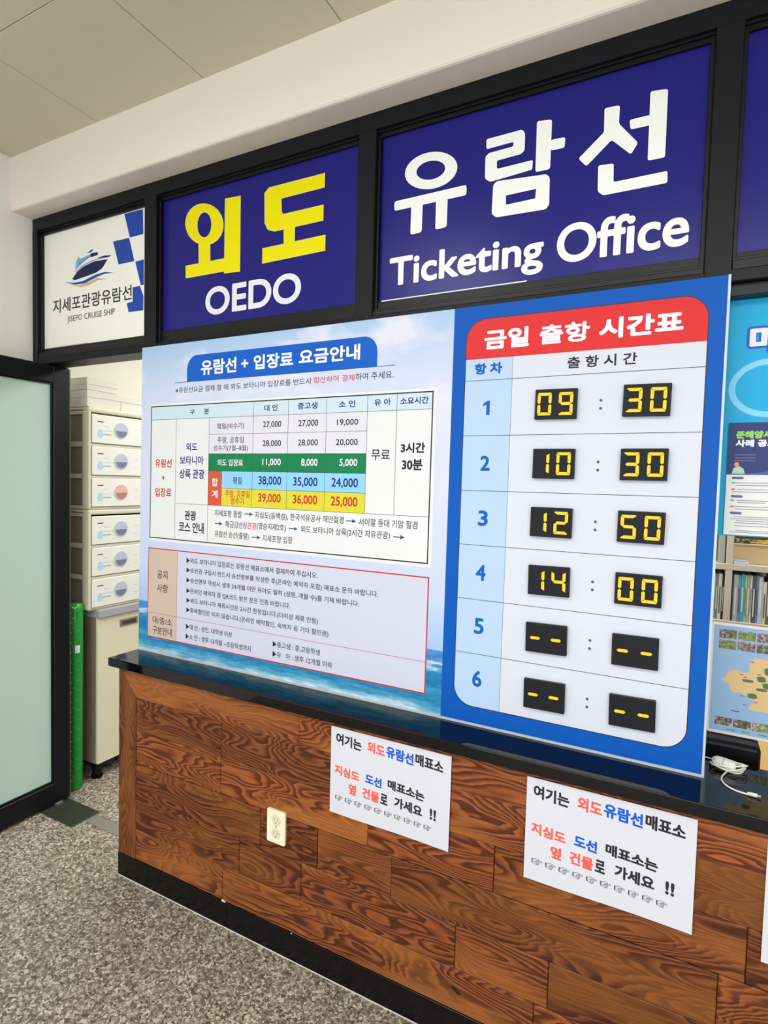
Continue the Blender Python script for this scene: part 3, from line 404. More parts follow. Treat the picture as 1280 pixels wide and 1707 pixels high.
# glazed entrance front behind the camera: piers and lintel, open to daylight
bw = new_bm(); bx(bw, -.6, -5.75, 2.75, 7, -5.6, 3.05); bx(bw, -.6, -5.75, 0, .4, -5.6, 2.75); bx(bw, 6.4, -5.75, 0, 7, -5.6, 2.75)
for k in range(1, 5): bx(bw, .4+1.2*k-.03, -5.72, 0, .4+1.2*k+.03, -5.64, 2.75)
struct('wall_back', bw, WALL)
struct('wall_office_left', box(-.58, .12, 0, -.45, 3.3, 2.9), OFFW)
struct('wall_office_back', box(-.6, 3.0, 0, 7, 3.15, 2.9), OFFW, 'bright white office wall seen through the doorway')
struct('ceiling_office', box(-.6, .14, 2.70, 7, 3.2, 2.85), OFFW)

# ------------------------------------------------------------------ black partition frame with sign bays
fr = thing('wall_partition', (1.8, .05, 0), 'black aluminium partition frame holding the row of signs', kind='structure')
Z0, Z1 = 2.049, 2.100
link('top_rail', box(.012, 0, 2.645, 6.6, .10, ZT+.004, .002), FRAME, fr)
link('bottom_rail', box(.012, 0, Z0, 6.6, .10, Z1-.022, .002), FRAME, fr)
link('rail_shade_strip', box(2.738, .020, 2.0205, 3.64, .0595, Z0-.0004, .001), BEAD, fr)  # black strip added to stand for the rail's dark underside
MULL = [(.012, .045), (.741, .806), (1.710, 1.772), (2.680, 2.738), (3.64, 3.70), (4.6, 4.66)]
for i, (a, b) in enumerate(MULL):
    zb = 0 if i == 0 else .861
    link('mullion', box(a, -.001, zb, b, .101, 2.646, .002), FRAME, fr)
BAY = [(.045, .741, 2.100), (.806, 1.710, 2.078), (1.772, 2.680, 2.092), (2.738, 3.64, 2.100), (3.70, 4.6, 2.10)]
BOT = [2.1215, 2.1285, 2.1235, 2.1215, 2.1215]
for (a, b, zb), zt in zip(BAY, BOT):
    link('rail_filler', box(a, .004, Z1-.0225, b, .09, zb, .0015), BEAD, fr)
    bm = new_bm()
    bx(bm, a, .012, 2.6395, b, .020, 2.6455, .001); bx(bm, a, .020, 2.628, b, .0295, 2.6455, .001); bx(bm, a, .014, zb, a+.0085, .0295, 2.628, .001); bx(bm, b-.010, .014, zb, b, .0295, 2.628, .001)
    bx(bm, a, .021, zb-.001, b, .0295, zt, .001); bx(bm, a, .010, zb-.001, b, .021, zb+.008, .001)
    link('glazing_bead', bm, BEAD, fr)

# ------------------------------------------------------------------ sign panels
SIGNS = {1: (0.055, 0.7, 2.122, 2.626), 2: (0.8, 1.69, 2.13, 2.624), 3: (1.777, 2.672, 2.124, 2.618), 4: (2.743, 3.6, 2.122, 2.618)}
SIGNBLUE = mat('sign_blue', (32, 29, 116), .28, spec=.22)
SIGNWHITE = mat('sign_white', (240, 240, 230), .22, spec=.5)
def sign(i, label, m):
    x0, x1, z0, z1 = SIGNS[i]
    r = thing('sign_panel', (x0, .030, z0), label, 'sign', rot=(0, 0, 0))
    link('panel', box(-.012, 0, -.012, x1-x0+.025, .006, z1-z0+.022), m, r)
    return r, x1-x0, z1-z0
s1, w1, h1 = sign(1, 'white sign panel with a cruise ship logo and blue checks, left end of the row', SIGNWHITE)
bm = new_bm()
for l in GL['checks']: flat(bm, [l], -.0004)
link('check_pattern', bm, mat('sign_royal_blue', (36, 72, 164), .25), s1)
lg = link('ship_logo', flat(new_bm(), [GL['ship'][0][1]], -.0004), ink('navy2'), s1)
for k, (c, l) in enumerate(GL['ship'][1:]): link('logo_shape', flat(new_bm(), [l], -.0005-.00006*k), ink(c), lg)
link('lettering', text(text(new_bm(), '지세포관광유람선', *GL['jisepo'], -.0008, .0011), 'JISEPO CRUISE SHIP', *GL['cruise'], -.0008, .0), mat('sign_charcoal', (60, 62, 66), .4), s1)
link('masking_tape', box(0, -.0006, -.004, .30, 0, .006), mat('grey_tape', (176, 176, 170), .6), s1)
s2, w2, h2 = sign(2, 'deep blue sign panel with large yellow Korean letters above OEDO', SIGNBLUE)
YEL = mat('sign_yellow', (232, 220, 12), .3)
EDGE = mat('sign_pale_edge', (226, 226, 150), .35)
def grow(l, d):
    cx = sum(p[0] for p in l)/len(l); cz = sum(p[1] for p in l)/len(l); out = []
    n = len(l); A = sum(l[i][0]*l[(i+1) % n][1]-l[(i+1) % n][0]*l[i][1] for i in range(n)); sg = 1 if A > 0 else -1
    for i in range(n):
        p, c, q = l[i-1], l[i], l[(i+1) % n]
        t = Vector((q[0]-p[0], q[1]-p[1])); t = t.normalized() if t.length > 0 else t
        out.append((c[0]+sg*t.y*d, c[1]-sg*t.x*d))
    return out
bm = new_bm()
for k, l in enumerate(GL['oe']): flat(bm, [grow(l[0], .0016)] + [grow(x, -.0016) for x in l[1:]], -.0003-.00004*k)
link('letter_outline', bm, EDGE, s2)
bm = new_bm()
for k, l in enumerate(GL['oe']): flat(bm, l, -.0007-.00004*k)
link('lettering', bm, YEL, s2, )
link('lettering', text(new_bm(), 'OEDO', *GL['OEDO'], -.0006, .0036, 20), ink('white'), s2)['label'] = 'white letters OEDO'
s3, w3, h3 = sign(3, 'deep blue sign panel with white Korean letters above the words Ticketing Office', SIGNBLUE)
bm = new_bm()
for k, l in enumerate(GL['yu']): flat(bm, l, -.0005-.00004*k)
SW = mat('sign_letter_white', (238, 240, 234), .3)
link('lettering', bm, SW, s3)
link('lettering', text(text(new_bm(), 'Ticketing', *GL['Ticketing'], -.0006, .0030, 20), 'Office', *GL['Office'], -.0006, .0030, 20), SW, s3)
link('paper_edge', box(.012, -.0009, -.002, .47, -.0002, .0055), mat('white_paper_edge', (232, 234, 238), .5), s3)
s4, w4, h4 = sign(4, 'deep blue sign panel cut off by the right edge of the photo', SIGNBLUE)

# ------------------------------------------------------------------ open glass door with its floor plate
dr = thing('door_1', (.105, .06, 0), 'frosted green glass door in a black frame, standing open', kind='structure')
DX0, DX1 = .083, .123
link('stile', box(DX0, .026, .012, DX1, .102, 2.046, .003), FRAME, dr)
link('stile', box(DX0, -.83, .012, DX1, -.755, 2.046, .003), FRAME, dr)
link('door_rail', box(DX0, -.755, 1.968, DX1, .026, 2.046, .003), FRAME, dr)
link('door_rail', box(DX0, -.755, .012, DX1, .026, .112, .003), FRAME, dr)
link('glass_pane', box(.098, -.757, .110, .106, .028, 1.970), FROST, dr)
bm = new_bm()
for x in (.108, .120):
    bx(bm, min(x, .114), -.757, .108, max(x-.006, .106), .028, .114) if False else None
bx(bm, .106, .020, .112, .114, .0262, 1.968); bx(bm, .106, -.755, 1.960, .114, .020, 1.968); bx(bm, .106, -.755, .112, .114, .020, .120)
link('gasket', bm, BEAD, dr)
link('edge_strip', box(DX1-.002, .1018, .02, DX1+.0016, .1046, 2.04), mat('door_edge_strip', (112, 96, 88), .35, metal=.3), dr)
link('pivot', cyl(new_bm(), (.103, .055, .004), (.103, .055, .014), .022, n=20), STEEL, dr)
fp = single('floor_plate', box(.06, -.038, 0, .345, .100, .004, .001), STEELD, 'square dark steel plate on the floor under the door pivot', 'metal plate')
single('threshold_strip', box(.347, .022, 0, .772, .078, .003, .001), STEEL, 'narrow steel strip on the floor running to the wooden counter', 'metal strip')

# ------------------------------------------------------------------ wooden ticket counter
ct = thing('ticket_counter', (1.9, -.10, 0), 'brown figured wood clad counter on a black plinth under the boards', 'counter')
WX0, WX1, WY = .774, 5.2, -.131
ZR = [.092, .211, .338, .4665, .5955, .720]
JN = [[1.308, 2.377, 3.1, 3.9], [1.381, 1.637, 2.158, 2.411, 2.78, 3.5, 4.2], [1.47, 1.697, 1.956, 2.78, 3.3, 4.1], [1.291, 1.874, 2.259, 2.831, 3.6, 4.4], [1.294, 2.06, 2.62, 3.2, 4.0]]
link('core', box(WX0+.01, WY+.012, .02, WX1, .085, .826), mat('counter_core', (150, 98, 60), .7), ct)  # core colour kept light so plank gaps imitate joint highlights
random.seed(11)
for r in range(5):
    xs = [.8695] + JN[r] + [WX1]
    for a, b in zip(xs[:-1], xs[1:]):
        pr = random.uniform(0, .0022); g = .0008
        link('plank', box(a+g, WY-pr, ZR[r]+g, b-g, WY+.012, ZR[r+1]-g, .0018), WOOD, ct)
xs = [None, 1.62, 2.5, 3.4, WX1]
for i in range(4):
    a = .774 if i == 0 else xs[i]; b = xs[i+1]
    l = [(.774+.001, .8265), (.8705, .7208), (b-.0006, .7208), (b-.0006, .8265)] if i == 0 else [(a+.0006, .7208), (b-.0006, .7208), (b-.0006, .8265), (a+.0006, .8265)]
    link('top_plank', flat(new_bm(), [l], WY-.001, .014), WOOD, ct)
link('corner_board', flat(new_bm(), [[(.774, .092), (.8690, .092), (.8690, .7198), (.774, .8245)]], WY-.0015, .014), WOODV, ct)
link('end_panel', box(.774, WY+.0125, .092, .786, .088, .8265), WOODV, ct)
link('plinth', box(.772, WY-.003, 0, 1.3265, .090, .0915, .001), PLINTH, ct)
link('plinth', box(1.3275, WY-.003, 0, WX1, .090, .0915, .001), PLINTH, ct)
link('caulk_line', tube(new_bm(), [(.775, WY-.003, .001), (WX1, WY-.003, .001)], .0022, 6), CAULK, ct)
bm = new_bm()
for (x, z, r) in ((1.313, .0935, .0055), (1.321, .0925, .004), (1.606, .0925, .0025)):
    bmesh.ops.create_icosphere(bm, subdivisions=2, radius=r, matrix=Matrix.Translation((x, WY-.003, z)) @ Matrix.Diagonal((1, .5, .7, 1)))
link('paint_chip', bm, mat('paint_chip_white', (235, 228, 215), .6), ct, True)
bm = new_bm(); bmesh.ops.create_icosphere(bm, subdivisions=2, radius=.014, matrix=Matrix.Translation((2.166, WY-.0006, .152)) @ Matrix.Rotation(.5, 4, 'Y') @ Matrix.Diagonal((1.3, .12, .5, 1)))
link('knot', bm, mat('dark_knot', (44, 24, 12), .6), ct, True)

top = single('countertop', box(.741, -.157, .8275, 5.3, .105, .860, .0025, 2), SLAB, 'polished black stone worktop along the top of the wooden counter', 'countertop')

# outlet in the wood
ou = thing('wall_outlet', (1.54, WY-.002, .43), 'ivory double socket plate screwed to the wooden counter front', 'outlet')
IV = mat('ivory_plastic', (232, 226, 196), .35)
link('cover_plate', flat(new_bm(), [rrect(1.504, .375, 1.577, .485, .006, 5)], WY-.0085, .007), IV, ou)
for z in (.4535, .408):
    s = link('socket', cyl(new_bm(), (1.541, WY-.0105, z), (1.541, WY-.008, z), .0175, n=28), mat('socket_cream', (214, 206, 176), .4), ou)
    bm = new_bm()
    bx(bm, 1.534, WY-.0112, z-.002, 1.5355, WY-.0104, z+.007); bx(bm, 1.5465, WY-.0112, z-.002, 1.548, WY-.0104, z+.007)
    cyl(bm, (1.541, WY-.0112, z-.009), (1.541, WY-.0104, z-.009), .0022, n=10)
    link('socket_slot', bm, mat('socket_slot', (120, 108, 84), .6), s)
link('cover_screw', cyl(new_bm(), (1.541, WY-.0098, .431), (1.541, WY-.0084, .431), .003, n=12), STEEL, ou)

# ------------------------------------------------------------------ paper notices
PAPER = mat('white_copy_paper', (206, 207, 215), .6, spec=.2)
def notice(x0, x1, z0, z1, label, rot=0, txt=True, curl=.006):
    W, H = x1-x0, z1-z0
    r = thing('paper_notice', (x0, WY-.0045, z0), label, 'paper notice', rot=(0, rot, 0))
    def dep(x, z):   # paper lifts a little at its lower right corner
        u, v = x/W, 1-z/H
        return -curl*max(0, u-.35)**2*v - .0012*math.sin(u*7)*v
    bm = new_bm(); nx, nz = 18, 12
    G = [[bm.verts.new((W*i/nx, dep(W*i/nx, H*j/nz), H*j/nz)) for i in range(nx+1)] for j in range(nz+1)]
    for j in range(nz):
        for i in range(nx): bm.faces.new((G[j][i], G[j][i+1], G[j+1][i+1], G[j+1][i]))
    ex = bmesh.ops.extrude_face_region(bm, geom=list(bm.faces))
    for v in [e for e in ex['geom'] if isinstance(e, bmesh.types.BMVert)]: v.co.y -= .0002
    sheet = link('sheet', bm, PAPER, r)
    if txt:
        for (s, c, a, b, e, f) in PT:
            bmt = new_bm(); k = W/.39; hand = s == '☞'
            b, f = (b-.0005, f+.001) if hand else ((.2165, .2515) if b > .2 else ((.1215, .1515) if b > .1 else (.0745, .1065)))
            text(bmt, s, a*k, b*H/.27, e*k, f*H/.27, -.0006, .0 if hand else .0014)
            for v in bmt.verts:
                v.co.z += -.06*(v.co.x-(a+e)/2*k)
                v.co.y += dep(v.co.x, v.co.z)
            link('pointing_hand' if hand else 'lettering', bmt, ink(c), r)
    return r
notice(1.742, 2.132, .541, .8095, 'white paper notice with red, blue and black Korean lettering, nearer the ivory socket')
notice(2.339, 2.724, .542, .8105, 'white paper notice with red, blue and black Korean lettering, under the timetable')
notice(2.857, 3.247, .533, .80, 'blank white corner of a paper cut off by the right photo edge', txt=False)

# ------------------------------------------------------------------ the big fare and timetable board
BW, BH = 1.991, 1.202
TILT = -.0096
bd = thing('information_board', (.745, -.0215, .8605), 'large blue printed board with fare table, notices and departure timetable, standing on the counter', 'board', rot=(TILT, 0, 0))
def layer(k): return -.00018*k
INK['ink'] = INK['ink']
link('board_panel', box(0, .0002, 0, BW, .006, BH), mat('foam_board_white', (214, 216, 218), .5), bd)
XS = 1.3065
sky = link('sky_print', rects(new_bm(), 0, .1995, XS, BH, 0), sky_print(), bd)
sea = link('sea_print', rects(new_bm(), 0, 0, XS, .1995, 0), sea_print(), bd)
bp = link('blue_print', rects(new_bm(), XS, 0, BW, BH, 0), mat('board_blue', (8, 84, 174), .45, spec=.12), bd)
bm = new_bm(); bx(bm, -.001, -.003, -.0005, BW+.001, .008, .006); bx(bm, BW-.0045, -.0016, .006, BW+.001, .008, BH+.0005)
link('edge_trim', bm, mat('pale_edge_trim', (186, 196, 204), .4, metal=.1), bd)
UNIT = .0006
def letters(part, items, k, name='lettering'):
    for (s, c, w, x0, z0, x1, z1) in items:
        bmt = new_bm()
        if s == '1':
            W, H = x1-x0, z1-z0
            flat(bmt, [[(x0+.50*W, z0), (x1, z0), (x1, z1), (x0+.62*W, z1), (x0, z1-.20*H), (x0, z1-.38*H), (x0+.50*W, z1-.26*H)]], layer(k))
        else: text(bmt, s, x0, z0, x1, z1, layer(k), w*UNIT)
        link(name, bmt, ink(c), part)
# heading tab
tab = link('heading_tab', flat(new_bm(), [rrect(.245, 1.0555, 1.0562, 1.1512, .05, 10, (0, 0, 1, 1))], layer(1)), mat('tab_blue', (16, 90, 188), .35), bd)
link('heading_line', rects(new_bm(), .180, 1.0535, 1.119, 1.0556, layer(2)), mat('tab_line_blue', (40, 78, 160), .4), tab)
letters(tab, TXT['heading'], 3)
link('subheading', new_bm(), None, bd) if False else None
sub = link('subheading', text(new_bm(), TXT['sub'][0][0], *TXT['sub'][0][3:], layer(1), .0002), ink('ink'), bd)
link('lettering', text(new_bm(), TXT['sub'][1][0], *TXT['sub'][1][3:], layer(1), .0002), ink('red'), sub)
link('lettering', text(new_bm(), TXT['sub'][2][0], *TXT['sub'][2][3:], layer(1), .0002), ink('ink'), sub)
# fare table
TX0, TX1, TZ0, TZ1 = .0575, 1.2475, .4565, .968
ft = link('fare_table', rects(new_bm(), TX0-.002, TZ0-.012, TX1+.012, TZ1+.010, layer(1)), mat('table_white', (218, 220, 220), .4), bd)
C = [TX0, .1935, .3615, .4272, .5692, .7204, .8738, 1.027, 1.130, TX1]
R = [TZ1, .9168, .856, .785, .722, .6598, .5957, TZ0]
def cell(nm, x0, z0, x1, z1, m, k=2): return link(nm, rects(new_bm(), x0, z0, x1, z1, layer(k)), m, ft)
cell('table_cell', C[0], R[1], C[9], R[0], mat('cell_ice_blue', (194, 212, 222), .4))
cell('table_cell', C[2], R[3], C[7], R[1], mat('cell_lilac', (212, 210, 222), .4))
cell('table_cell', C[2], R[4], C[7], R[3], mat('cell_green', (18, 120, 74), .4))
cell('table_cell', C[2], R[6], C[3], R[4], mat('cell_brick_red', (200, 84, 60), .4))
cell('table_cell', C[3], R[5], C[7], R[4], mat('cell_sky_blue', (138, 196, 234), .4))
cell('table_cell', C[3], R[6], C[7], R[5], mat('cell_yellow', (208, 200, 56), .4))
bm = new_bm(); lw = .0013; ly = layer(3)
outline(bm, TX0-.002, TZ0-.002, TX1+.002, TZ1+.002, .0038, ly)
link('table_border', bm, mat('table_black_line', (36, 36, 40), .4), ft)
bm = new_bm()
def hl(x0, x1, z): rects(bm, x0, z-lw/2, x1, z+lw/2, ly)
def vl(x, z0, z1): rects(bm, x-lw/2, z0, x+lw/2, z1, ly-.00002)
hl(C[0], C[9], R[1]); hl(C[2], C[7], R[2]); hl(C[2], C[7], R[3]); hl(C[2], C[7], R[4]); hl(C[3], C[7], R[5]); hl(C[1], C[9], R[6])
vl(C[1], TZ0, R[1]); vl(C[2], TZ0, R[1]); vl(C[3], R[6], R[4])
for c in (4, 5, 6, 7, 8): vl(C[c], R[6], R[0])
link('table_line', bm, mat('table_grey_line', (66, 70, 84), .5), ft)
letters(ft, TXT['fare'], 4)
bm = new_bm()
for (x0, z0, x1, z1) in TXT['arrows']:
    zc = (z0+z1)/2 ; h = (z1-z0)/2; hx = x1 - .014
    flat(bm, [[(x0, zc-.0015), (hx, zc-.0015), (hx-.003, zc-h), (x1, zc), (hx-.003, zc+h), (hx, zc+.0015), (x0, zc+.0015)]], layer(4))
link('arrow', bm, mat('arrow_blue', (30, 62, 150), .4), ft)
# notice box
NX0, NX1, NZ0, NZ1 = .0505, 1.2553, .0603, .416
nb = link('notice_box', rects(new_bm(), NX0, NZ0, NX1, NZ1, layer(1)), mat('notice_lavender', (196, 199, 218), .4), bd)
link('notice_cell', rects(new_bm(), NX0, NZ0, .2100, NZ1, layer(2)), mat('notice_beige', (198, 176, 162), .4), nb)
bm = new_bm(); outline(bm, NX0, NZ0, NX1, NZ1, .0040, layer(3)); rects(bm, NX0, .1575, NX1, .1588, layer(3)); rects(bm, .2095, NZ0, .2106, NZ1, layer(3)-.00002)
link('notice_border', bm, mat('notice_red_line', (176, 56, 48), .4), nb)
bm = new_bm(); outline(bm, NX0+.004, NZ0+.004, NX1-.004, NZ1-.004, .0014, layer(3))
link('notice_border', bm, mat('notice_pink_line', (240, 190, 184), .4), nb)
letters(nb, TXT['notice'], 4)
# timetable
PX0, PX1, PZ0, PZ1 = 1.3463, 1.9497, .0545, 1.163
tt = link('timetable', flat(new_bm(), [rrect(PX0, PZ0, PX1, PZ1, .056, 12)], layer(1)), mat('timetable_white', (204, 208, 219), .4), bd)
CX = 1.4825
link('number_column', flat(new_bm(), [rrect(PX0, PZ0, CX, 1.052, .056, 12, (1, 0, 0, 0))], layer(2)), mat('timetable_pale_blue', (174, 198, 224), .4), tt)
link('header_band', flat(new_bm(), [rrect(PX0, 1.052, PX1, PZ1, .056, 12, (0, 0, 1, 1))], layer(2)), mat('timetable_red', (208, 40, 42), .4), tt)
a = rrect(PX0-.0018, PZ0-.0018, PX1+.0018, PZ1+.0018, .0578, 12); b = rrect(PX0+.0004, PZ0+.0004, PX1-.0004, PZ1-.0004, .0556, 12)
link('timetable_border', flat(new_bm(), [a, b], layer(3)), mat('timetable_dark_line', (50, 52, 66), .4), tt)
bm = new_bm()
for z in (.9913, .8355, .6785, .5227, .3659, .2084): rects(bm, PX0, z-.0008, PX1, z+.0008, layer(3))
rects(bm, CX-.0004, PZ0, CX+.0004, 1.052, layer(3)-.00002)
link('row_line', bm, mat('timetable_row_line', (70, 74, 90), .4), tt)
letters(tt, TXT['time'], 4)
bm = new_bm()
for i, (x, z) in enumerate(TXT['colons']):
    flat(bm, [[(1.7168+.0038*math.cos(2*PI*k/14), z+.0038*math.sin(2*PI*k/14)) for k in range(14)]], layer(4))
link('colon_dot', bm, mat('colon_grey', (86, 90, 104), .4), tt)

# ------------------------------------------------------------------ two-digit displays on the board
bd_m = Matrix.Translation(bd.location) @ Matrix.Rotation(TILT, 4, 'X')
SEG = {'0': 'abcdef', '1': 'bc', '2': 'abged', '3': 'abgcd', '4': 'fgbc', '5': 'afgcd', '9': 'abcdfg', '-': 'g'}
DISP = TXT['disp']
VALS = ['09', '30', '10', '30', '12', '50', '14', '00', '--', '--', '--', '--']
ORD = ['first', 'second', 'third', 'fourth', 'fifth', 'sixth']
HOUS = mat('display_black_plastic', (14, 15, 18), .45, spec=.3)
FACE = mat('display_face_black', (22, 23, 30), .55, spec=.2)
SEGY = mat('segment_yellow', (244, 200, 40), .4)
SLOT = mat('segment_slot_black', (6, 6, 7), .5)
DW, DH, DT = .1085, .0795, .013
def seg_poly(s, cx, cz, w, h, t, g=.0006):
    X0, X1, Za, Zm, Zb = cx-w/2, cx+w/2, cz-h/2, cz, cz+h/2; e = g
    if s == 'a': return [(X0+e+t*.25, Zb), (X1-e-t*.25, Zb), (X1-e, Zb-t*.3), (X1-t-e, Zb-t), (X0+t+e, Zb-t), (X0+e, Zb-t*.3)]
    if s == 'd': return [(X0+t+e, Za+t), (X1-t-e, Za+t), (X1-e, Za+t*.3), (X1-e-t*.25, Za), (X0+e+t*.25, Za), (X0+e, Za+t*.3)][::-1]
    if s == 'g': return [(X0+e+t*.5, Zm), (X0+t+e, Zm+t/2), (X1-t-e, Zm+t/2), (X1-t*.5-e, Zm), (X1-t-e, Zm-t/2), (X0+t+e, Zm-t/2)]
    right = s in 'bc'; x_out, x_in = (X1, X1-t) if right else (X0, X0+t)
    if s in 'bf': return [(x_out, Zb-t*.4-e), (x_out, Zm+t*.5), (x_out+(x_in-x_out)*.5, Zm+e+.0003), (x_in, Zm+t*.5), (x_in, Zb-t-e), ]
    return [(x_out, Za+t*.4+e), (x_out, Zm-t*.5), (x_out+(x_in-x_out)*.5, Zm-e-.0003), (x_in, Zm-t*.5), (x_in, Za+t+e)]
for i, (x0, z0, x1, z1, rot) in enumerate(DISP):
    v = VALS[i]; place = 'hour' if i % 2 == 0 else 'minute'
    shown = 'two yellow dashes' if v == '--' else 'yellow digits ' + v
    p = bd_m @ Vector(((x0+x1)/2, -.0012, (z0+z1)/2))
    r = thing('number_display', p, 'black display with %s in the %s row, %s side' % (shown, ORD[i//2], place), 'number display', 'black time displays on the timetable', rot=(TILT, -rot, 0))
    h = link('housing', box(-DW/2, -DT, -DH/2, DW/2, 0, DH/2, .0012), HOUS, r)
    link('display_face', rects(new_bm(), -DW/2+.003, -DH/2+.003, DW/2-.003, DH/2-.003, -DT-.0002), FACE, r)
    sl = new_bm()
    for k, ch in enumerate(v):
        cx = -.0285 if k == 0 else .0265
        for s in SEG[ch]:
            t = .0078
            L0 = seg_poly(s, cx, 0, .0365, .0600, t)
            flat(sl, [grow(L0, .0011)], -DT-.0004)
            o = link('segment', flat(new_bm(), [L0], -DT-.0016, .0011), SEGY, r)
    link('segment_slot', sl, SLOT, r)

# ------------------------------------------------------------------ behind the doorway: cabinet, drawers, boxes, wrap roll
FXc, FY0, FY1 = .088, .273, 1.10
cb = thing('base_cabinet', (-.15, .7, 0), 'cream and brown base cabinet with grey worktop behind the doorway', 'cabinet')
CRM = mat('cream_laminate', (224, 218, 192), .4); TAUP = mat('taupe_laminate', (142, 124, 104), .5, var=.12, vscale=8)
link('carcass', box(-.42, FY0, .082, FXc-.018, FY1, .838, .001), TAUP, cb)
for a, b in ((FY0+.001, FY0+.412), (FY0+.415, FY1)):
    d = link('cabinet_door', box(FXc-.018, a, .084, FXc, b, .836, .002), CRM, cb)
    yc = .399 if a < .3 else b-.12
    hb = new_bm(); bx(hb, FXc-.001, yc, .768, FXc+.004, yc+.110, .806, .0015)
    hh = link('handle', hb, mat('handle_grey', (136, 130, 112), .4), d)
    link('handle_recess', box(FXc+.0042, yc+.012, .776, FXc+.0052, yc+.098, .797), mat('handle_recess', (74, 66, 56), .6), d)
for (x, y) in ((.045, .30), (.045, 1.05), (-.38, .30), (-.38, 1.05)):
    link('leg', cyl(cyl(new_bm(), (x, y, .012), (x, y, .082), .022, .026, 16), (x, y, 0), (x, y, .012), .028, n=16), PLINTH, cb)
link('worktop', box(-.44, FY0-.005, .838, FXc+.018, FY1+.02, .882, .006, 2), mat('grey_speckled_laminate', (166, 167, 170), .45, var=.35, vscale=400), cb)
DRW = mat('drawer_cream_plastic', (216, 213, 188), .4, spec=.3); DFR = mat('drawer_front_white', (232, 233, 226), .35)
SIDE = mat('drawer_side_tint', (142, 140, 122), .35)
HND = {'b': mat('handle_lilac', (186, 194, 216), .35), 'p': mat('handle_pink', (222, 184, 176), .35)}
HCUP = {'b': mat('handle_cup_slate', (120, 128, 150), .4), 'p': mat('handle_cup_rose', (176, 132, 124), .4)}
XB, YS0, YS1 = -.36, .222, .742
def drawer_unit(z0, z1, cols, label):
    u = thing('drawer_unit', ((XB+FXc)/2, (YS0+YS1)/2, z0), label, 'drawer unit', 'plastic drawer units behind the doorway')
    n = len(cols); fh = (z1-z0-.030)/n
    body = new_bm()
    bx(body, XB, YS0, z1-.026, FXc, YS1, z1, .008, 2)
    bx(body, XB, YS0+.004, z0, FXc-.004, YS1-.004, z0+.012, .003)
    bx(body, XB, YS0+.006, z0+.01, XB+.01, YS1-.006, z1-.02)
    for y0, y1 in ((YS0, YS0+.016), (YS1-.016, YS1)):
        bx(body, FXc-.050, y0, z0+.004, FXc, y1, z1-.022, .005, 2)
        bx(body, XB, y0, z0+.004, XB+.05, y1, z1-.022, .005, 2)
        for k in range(n+1):
            zz = z0+.004+fh*k
            bx(body, XB+.04, y0, max(z0+.002, zz-.010), FXc-.04, y1, zz+.014, .002)
    for k in range(1, n): bx(body, FXc-.02, YS0+.01, z0+.004+fh*k-.006, FXc-.003, YS1-.01, z0+.004+fh*k+.006)
    link('unit_frame', body, DRW, u)
    for k, c in enumerate(cols):          # top to bottom
        zt = z1-.030-fh*k; zb = zt-fh+.014
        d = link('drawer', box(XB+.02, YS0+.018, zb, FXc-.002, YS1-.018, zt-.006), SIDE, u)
        link('drawer_front', box(FXc-.003, YS0+.017, zb-.001, FXc+.004, YS1-.017, zt-.003, .003), DFR, d)
        zc = (zb+zt)/2; yc = (YS0+YS1)/2 - .063 + .0
        yc = .401
        bm = cyl(new_bm(), (FXc+.004, yc, zc), (FXc+.0075, yc, zc), .039, n=32)
        hd = link('handle', bm, HND[c], d)
        # lower half is a recessed cup
        cup = new_bm()
        P = [(yc+.032*math.cos(PI+PI*q/16), zc-.003+.032*math.sin(PI+PI*q/16)) for q in range(17)]
        vs = [cup.verts.new((FXc+.0079, a, b)) for a, b in P]; cup.faces.new(vs)
        link('handle_cup', cup, HCUP[c], d)
        # printed marks: cloud faces, blue bear blot, grey script
        mk = new_bm()
        for q in range(4):
            bx(mk, FXc+.0042, .268, zc+.032-q*.0, FXc+.0046, .300, zc+.036)
        bx(mk, FXc+.0042, .292, zc-.030, FXc+.0046, .344, zc-.024); bx(mk, FXc+.0042, .300, zc-.010, FXc+.0046, .360, zc-.008)
        cyl(mk, (FXc+.0042, .310, zc+.014), (FXc+.0046, .310, zc+.014), .003, n=8); cyl(mk, (FXc+.0042, .322, zc+.012), (FXc+.0046, .322, zc+.012), .003, n=8)
        bx(mk, FXc+.0042, .488, zc+.010, FXc+.0046, .50, zc+.013); bx(mk, FXc+.0042, .484, zc-.030, FXc+.0046, .50, zc-.028)
        tag(link('drawer_print', mk, mat('print_grey', (176, 180, 180), .5), d), kind='stuff')
        mk = cyl(new_bm(), (FXc+.0042, .283, zc-.016), (FXc+.0046, .283, zc-.016), .013, n=20); cyl(mk, (FXc+.0042, .283, zc-.030), (FXc+.0047, .283, zc-.030), .016, n=20)
        link('drawer_print', mk, mat('print_pale_blue', (176, 214, 234), .5), d)
    return u
drawer_unit(.883, 1.386, 'bbb', 'lower cream plastic unit with three lilac-handled drawers, standing on the cabinet')
drawer_unit(1.387, 1.890, 'bbp', 'upper cream plastic unit whose lowest drawer has a pink handle')
WBOX = mat('white_carton', (226, 224, 212), .6)
def carton(x0, y0, z0, x1, y1, z1, label):
    r = thing('carton', ((x0+x1)/2, (y0+y1)/2, z0), label, 'box', 'white cartons on top of the drawers')
    link('carton_body', box(x0, y0, z0, x1, y1, z1-.022, .001), WBOX, r)
    link('lid', box(x0-.002, y0-.002, z1-.034, x1+.002, y1+.002, z1, .001), WBOX, r)
carton(-.30, .225, 1.891, .075, .410, 1.972, 'white lidded carton on the near end of the upper drawer unit')
carton(-.30, .416, 1.891, .070, .66, 1.972, 'white lidded carton behind the near one on the drawer unit')
carton(-.30, .228, 1.975, .068, .400, 2.034, 'flat grey-white carton stacked on top of the near carton')
